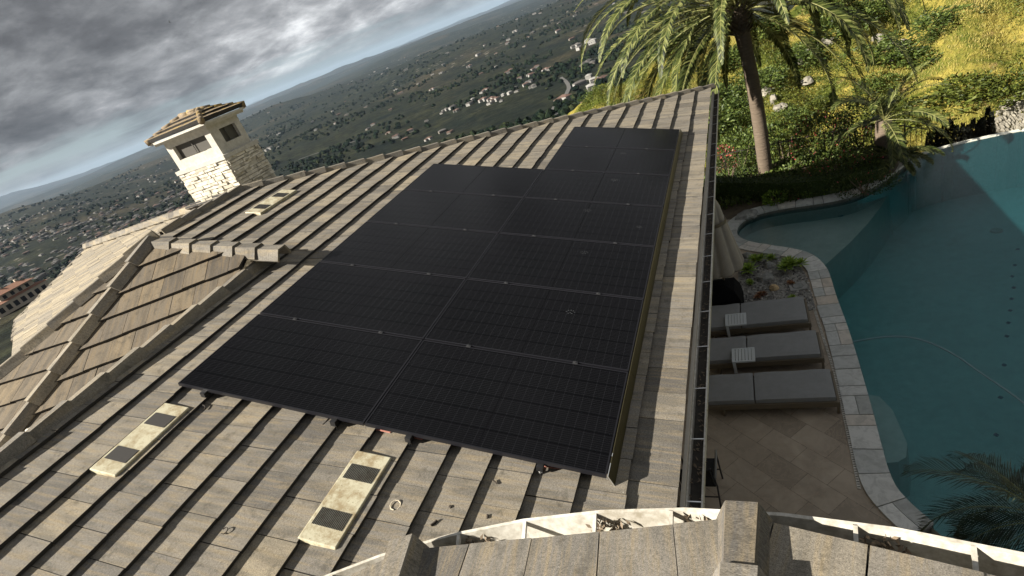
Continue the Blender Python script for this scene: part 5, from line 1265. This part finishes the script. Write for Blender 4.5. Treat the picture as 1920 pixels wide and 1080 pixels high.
# ------------------------------------------------------------------ valley trees (far wood, reads as one mass)
M['vtree'] = mat('valley_tree', lambda t, b: lk(t, ramp(t, attr(t, 'tint').outputs['Fac'], [(0, (.003, .007, .005)), (.6, (.010, .017, .009)), (1, (.026, .032, .014))]), b.inputs[0]), rough=1.0, spec=.05)
ico_v = []; t_ = (1 + 5 ** .5) / 2
for a, b in ((-1, t_), (1, t_), (-1, -t_), (1, -t_)): ico_v.append(V((a, b, 0)))
for a, b in ((-1, t_), (1, t_), (-1, -t_), (1, -t_)): ico_v.append(V((0, a, b)))
for a, b in ((t_, -1), (t_, 1), (-t_, -1), (-t_, 1)): ico_v.append(V((a, 0, b)))
ico_v = [v.normalized() for v in ico_v]
ico_f = [(0, 11, 5), (0, 5, 1), (0, 1, 7), (0, 7, 10), (0, 10, 11), (1, 5, 9), (5, 11, 4), (11, 10, 2), (10, 7, 6), (7, 1, 8), (3, 9, 4), (3, 4, 2), (3, 2, 6), (3, 6, 8), (3, 8, 9), (4, 9, 5), (2, 4, 11), (6, 2, 10), (8, 6, 7), (9, 8, 1)]
mb = MB(); rn = random.Random(55); cnt = 0
def blob(p, sx, sz, tint):
    b = len(mb.v); a = rn.uniform(0, 6)
    for v in ico_v:
        f = rn.uniform(.7, 1.25); q = (p.x + v.x * sx * f, p.y + v.y * sx * f, p.z + v.z * sz * f); mb.v.append(q); mb.tc.append(q)
    for f in ico_f: mb.f.append((b + f[0], b + f[1], b + f[2])); mb.m.append(0); mb.t.append(min(1, max(0, tint + rn.gauss(0, .12))))
for k in range(26000):
    az = rn.uniform(-75, -6); lr = rn.uniform(math.log(70), math.log(5200)); r_ = math.exp(lr)
    x = CAM.x + sin(RD(az)) * r_; y = CAM.y + cos(RD(az)) * r_
    dn = noise.fractal(V((x / 260, y / 260, 5)), 1, 2, 3)
    if dn < rn.gauss(.08, .10): continue
    z = TH(x, y); s_ = rn.uniform(1.6, 4.4) * (1 + r_ / 4500)
    if az < -58 and r_ < 330: continue
    if r_ < 230: s_ *= .55
    if any(abs(x - q.x) < 9 and abs(y - q.y) < 9 for q in taken): continue
    blob(V((x, y, z + s_ * .5)), s_, s_ * rn.uniform(.7, 1.2), min(1, max(0, rn.gauss(.4, .25))))
tag(mb.build('valley_woodland', M['vtree']), 'dark scattered trees and scrub covering the valley floor', 'woodland', kind='stuff')
# ------------------------------------------------------------------ sunlit hillside
EL = [(-26, -16.5), (-17, -12.3), (-14, -11.3), (-10, -10.6), (-4, -10.1), (10, -9.6), (19, -8.0), (30, -4.5), (60, 0), (90, 2)]
def HH(x, y):
    dx, dy = x - CAM.x, y - CAM.y; r = sqrt(dx * dx + dy * dy); az = math.degrees(atan2(dx, dy)); zt = CAM.z + 62 * tan(RD(lerp_t(EL, az)))
    P_ = [(15, -7.5), (24, -11.5), (34, -14.2), (44, -14.6), (53, -14.6 + (zt + 14.6) * .52), (62, zt), (70, zt - .3), (85, zt - 6), (130, zt - 35)]
    z = lerp_t(P_, r); a = min(1, max(0, (r - 30) / 10)); z += a * (1.3 * noise.fractal(V((x / 9, y / 9, 2)), 1, 2, 4) + .5 * sin(az * .9 + r * .12)); 
    e = sstep(-30, -17, az); return z * e + (1 - e) * (z - 18)
mb = MB(); azs = [-30 + .5 * k for k in range(241)]; rs = [14 + .6 * k for k in range(120)] + [86 + 3 * k for k in range(16)]
vv = [(CAM.x + sin(RD(a)) * r_, CAM.y + cos(RD(a)) * r_, 0) for r_ in rs for a in azs]; vv = [(x, y, HH(x, y)) for x, y, z in vv]; na = len(azs)
mb.v = vv; mb.tc = vv
for i in range(len(rs) - 1):
    for j in range(na - 1): mb.f.append((i * na + j, i * na + j + 1, (i + 1) * na + j + 1, (i + 1) * na + j))
mb.m = [0] * len(mb.f); mb.t = [.5] * len(mb.f)
def f_hill(t, b):
    g = nd(t, 'ShaderNodeNewGeometry'); P_ = g.outputs['Position']; x = noi(t, P_, .22, 6, .65, .5); y = noi(t, P_, 2.4, 5, .7); z = noi(t, P_, .5, 4, .6)
    c = mixc(t, ramp(t, x, [(.42, 0.0), (.56, 1.0)]), (.07, .085, .015), (.27, .22, .05)); c = mixc(t, ramp(t, z, [(.6, 0.0), (.7, .8)]), c, (.30, .20, .10)); c = mixc(t, ramp(t, y, [(.35, .6), (.55, 0.0)]), c, (.03, .04, .01)); lk(t, c, b.inputs[0]); bump(t, b, y, .8, .2)
M['hill'] = mat('hillside_grass', f_hill, rough=1.0, spec=.05)
struct(mb.build('hillside', M['hill'], smooth=True))
def hp_(az, r_): x = CAM.x + sin(RD(az)) * r_; y = CAM.y + cos(RD(az)) * r_; return V((x, y, HH(x, y)))
M['grassblade'] = mat('dry_grass', f_leaf((.09, .12, .025), (.26, .26, .055), (.50, .40, .13), .3))
M['green_scrub'] = mat('green_scrub', f_leaf((.035, .050, .008), (.095, .115, .018), (.19, .21, .035), .25))
mb = MB(); rn = random.Random(91)
for k in range(70000):
    az = rn.uniform(-19, 26); r_ = sqrt(rn.uniform(38 ** 2, 64 ** 2)); p = hp_(az, r_); q = .03 + 1.2 * noise.fractal(V((p.x / 9, p.y / 9, 1)), 1, 2, 4)
    yel = q > rn.uniform(-.25, .35)
    if yel:
        for j in range(3): mb.leaf(p + V((rn.uniform(-.2, .2), rn.uniform(-.2, .2), -.05)), (rn.uniform(-.6, .6), rn.uniform(-.6, .6), 1), rn.uniform(.10, .30), .032, rn, 0, min(1, max(0, rn.gauss(.42 + q * .55, .16))))
    else:
        for j in range(4): mb.leaf(p + V((rn.uniform(-.25, .25), rn.uniform(-.25, .25), rn.uniform(-.05, .25))), (rn.uniform(-1, 1), rn.uniform(-1, 1), rn.uniform(0, 1)), rn.uniform(.09, .20), .07, rn, 1, min(1, max(0, rn.gauss(.5, .25))))
tag(mb.build('hillside_brush', [M['grassblade'], M['green_scrub']]), 'yellow flowering grass and low green brush covering the sunlit hillside', 'brush', kind='stuff')
# single shrubs on the slope: a few base shapes, copied
def bush_mesh(seed, mats_, n=1500):
    rn = random.Random(seed); mb = MB()
    for b_ in range(5): cloud(mb, (rn.uniform(-.6, .6), rn.uniform(-.6, .6), rn.uniform(.2, .6)), .55, .55, .45, n // 5, .13, rn, 0, rn.uniform(.3, .55), .25, .5)
    o = mb.build('hillside_shrub', mats_); return o
bm = [(bush_mesh(1, M['leaf']), 'dark green'), (bush_mesh(2, M['leaf']), 'dark green'), (bush_mesh(3, M['green_scrub']), 'olive green'), (bush_mesh(4, M['green_scrub']), 'olive green')]
ub = [0] * 5; rn = random.Random(17)
zone = lambda az, r_: ('lower' if r_ < 48 else ('middle' if r_ < 57 else 'upper')) + ' hillside ' + ('left of the palm' if az < -2 else ('right of the palm' if az < 12 else 'above the infinity pool edge'))
for k in range(80):
    az = rn.uniform(-15, 25); r_ = sqrt(rn.uniform(41 ** 2, 64 ** 2)); i = rn.choice((0, 1, 0, 1, 0, 2, 3, 1)); src, nm = bm[i]; o = src if ub[i] == 0 else src.copy()
    if ub[i]: col.objects.link(o)
    ub[i] = 1; o.location = hp_(az, r_) - V((0, 0, .1)); s_ = rn.uniform(.7, 2.9); o.scale = (s_ * rn.uniform(.8, 1.3), s_, s_ * rn.uniform(.45, .8)); o.rotation_euler = (0, 0, rn.uniform(0, 6))
    tag(o, '%s shrub on the sunlit %s' % (nm, zone(az, r_)), 'shrub', '%s shrubs, %s' % (nm, zone(az, r_)))
for k in range(16):
    az, r_ = rn.choice(((1.5, 50), (4.5, 55), (11, 55), (13, 57), (6, 58), (-3.2, 44))); az += rn.uniform(-1.2, 1.2); r_ += rn.uniform(-2.5, 2.5); p = hp_(az, r_)
    rock(p + V((0, 0, .15)), rn.uniform(.3, .8), rn.uniform(.3, .6), rn.uniform(.25, .5), M['rock_pale'], 'pale boulder on the sunlit %s' % zone(az, r_), 50 + k, name='boulder', grp='boulders, ' + zone(az, r_))
# rip rap channel
mb = MB(); rn = random.Random(3)
for k in range(800):
    f = rn.random(); az = 17.4 + f * 4.2 + rn.gauss(0, .28); r_ = 43.5 + f * 5.5 + rn.uniform(-1, 1); p = hp_(az, r_) + V((0, 0, .12)); s_ = rn.uniform(.09, .22); a = rn.uniform(0, 6)
    mb.lathe(p, [(s_, -.2), (s_ * 1.1, 0), (s_ * .7, s_ * .5), (.01, s_ * .65)], 6, 0, rn.random(), wob=lambda t, j: 1 + .25 * sin(t * 2 + a))
tag(mb.build('rock_channel', M['rock_pale']), 'strip of loose pale rocks running down the hillside at the right edge', 'rocks', kind='stuff')
# bird
bc = CAM + ray(318, 42).normalized() * 150; mb = MB(); X = CR; Zb = CU
mb.tube([bc - X * .35, bc, bc + X * .3], [.02, .07, .015], 8); 
for s_ in (-1, 1): mb.prism([bc + X * .08, bc - X * .12, bc + Zb * (.25 * s_) + V((0, 0, .2)) - X * .1, bc + Zb * (.25 * s_) + V((0, 0, .2))], [p_ + V((0, 0, .015)) for p_ in (bc + X * .08, bc - X * .12, bc + Zb * (.25 * s_) + V((0, 0, .2)) - X * .1, bc + Zb * (.25 * s_) + V((0, 0, .2)))])
tag(mb.build('bird', M['black']), 'tiny dark bird gliding under the clouds', 'bird')
# ------------------------------------------------------------------ haze
mb = MB(); Rz = 34500; pts_ = [V((cos(2 * pi * k / 48) * Rz, sin(2 * pi * k / 48) * Rz, 0)) for k in range(48)]
zmin = min(v[2] for v in terr.data.vertices and [tuple(q.co) for q in terr.data.vertices]); zmax = max(q.co.z for q in terr.data.vertices)
mb.prism([V((p.x, p.y, zmin - 5)) for p in pts_], [V((p.x, p.y, max(zmax, 20) + 12)) for p in pts_])
def f_haze(t, b):
    out = t.nodes['Material Output']; t.nodes.remove(b); v = nd(t, 'ShaderNodeVolumePrincipled'); v.inputs['Color'].default_value = (.55, .72, .95, 1); v.inputs['Density'].default_value = 2.0e-5; v.inputs['Anisotropy'].default_value = .0; lk(t, v.outputs[0], out.inputs['Volume'])
M['haze'] = mat('haze_air', f_haze)
hz = mb.build('haze', M['haze']); hz['kind'] = 'stuff'; hz['label'] = 'thin pale haze over the valley'; hz['category'] = 'haze'
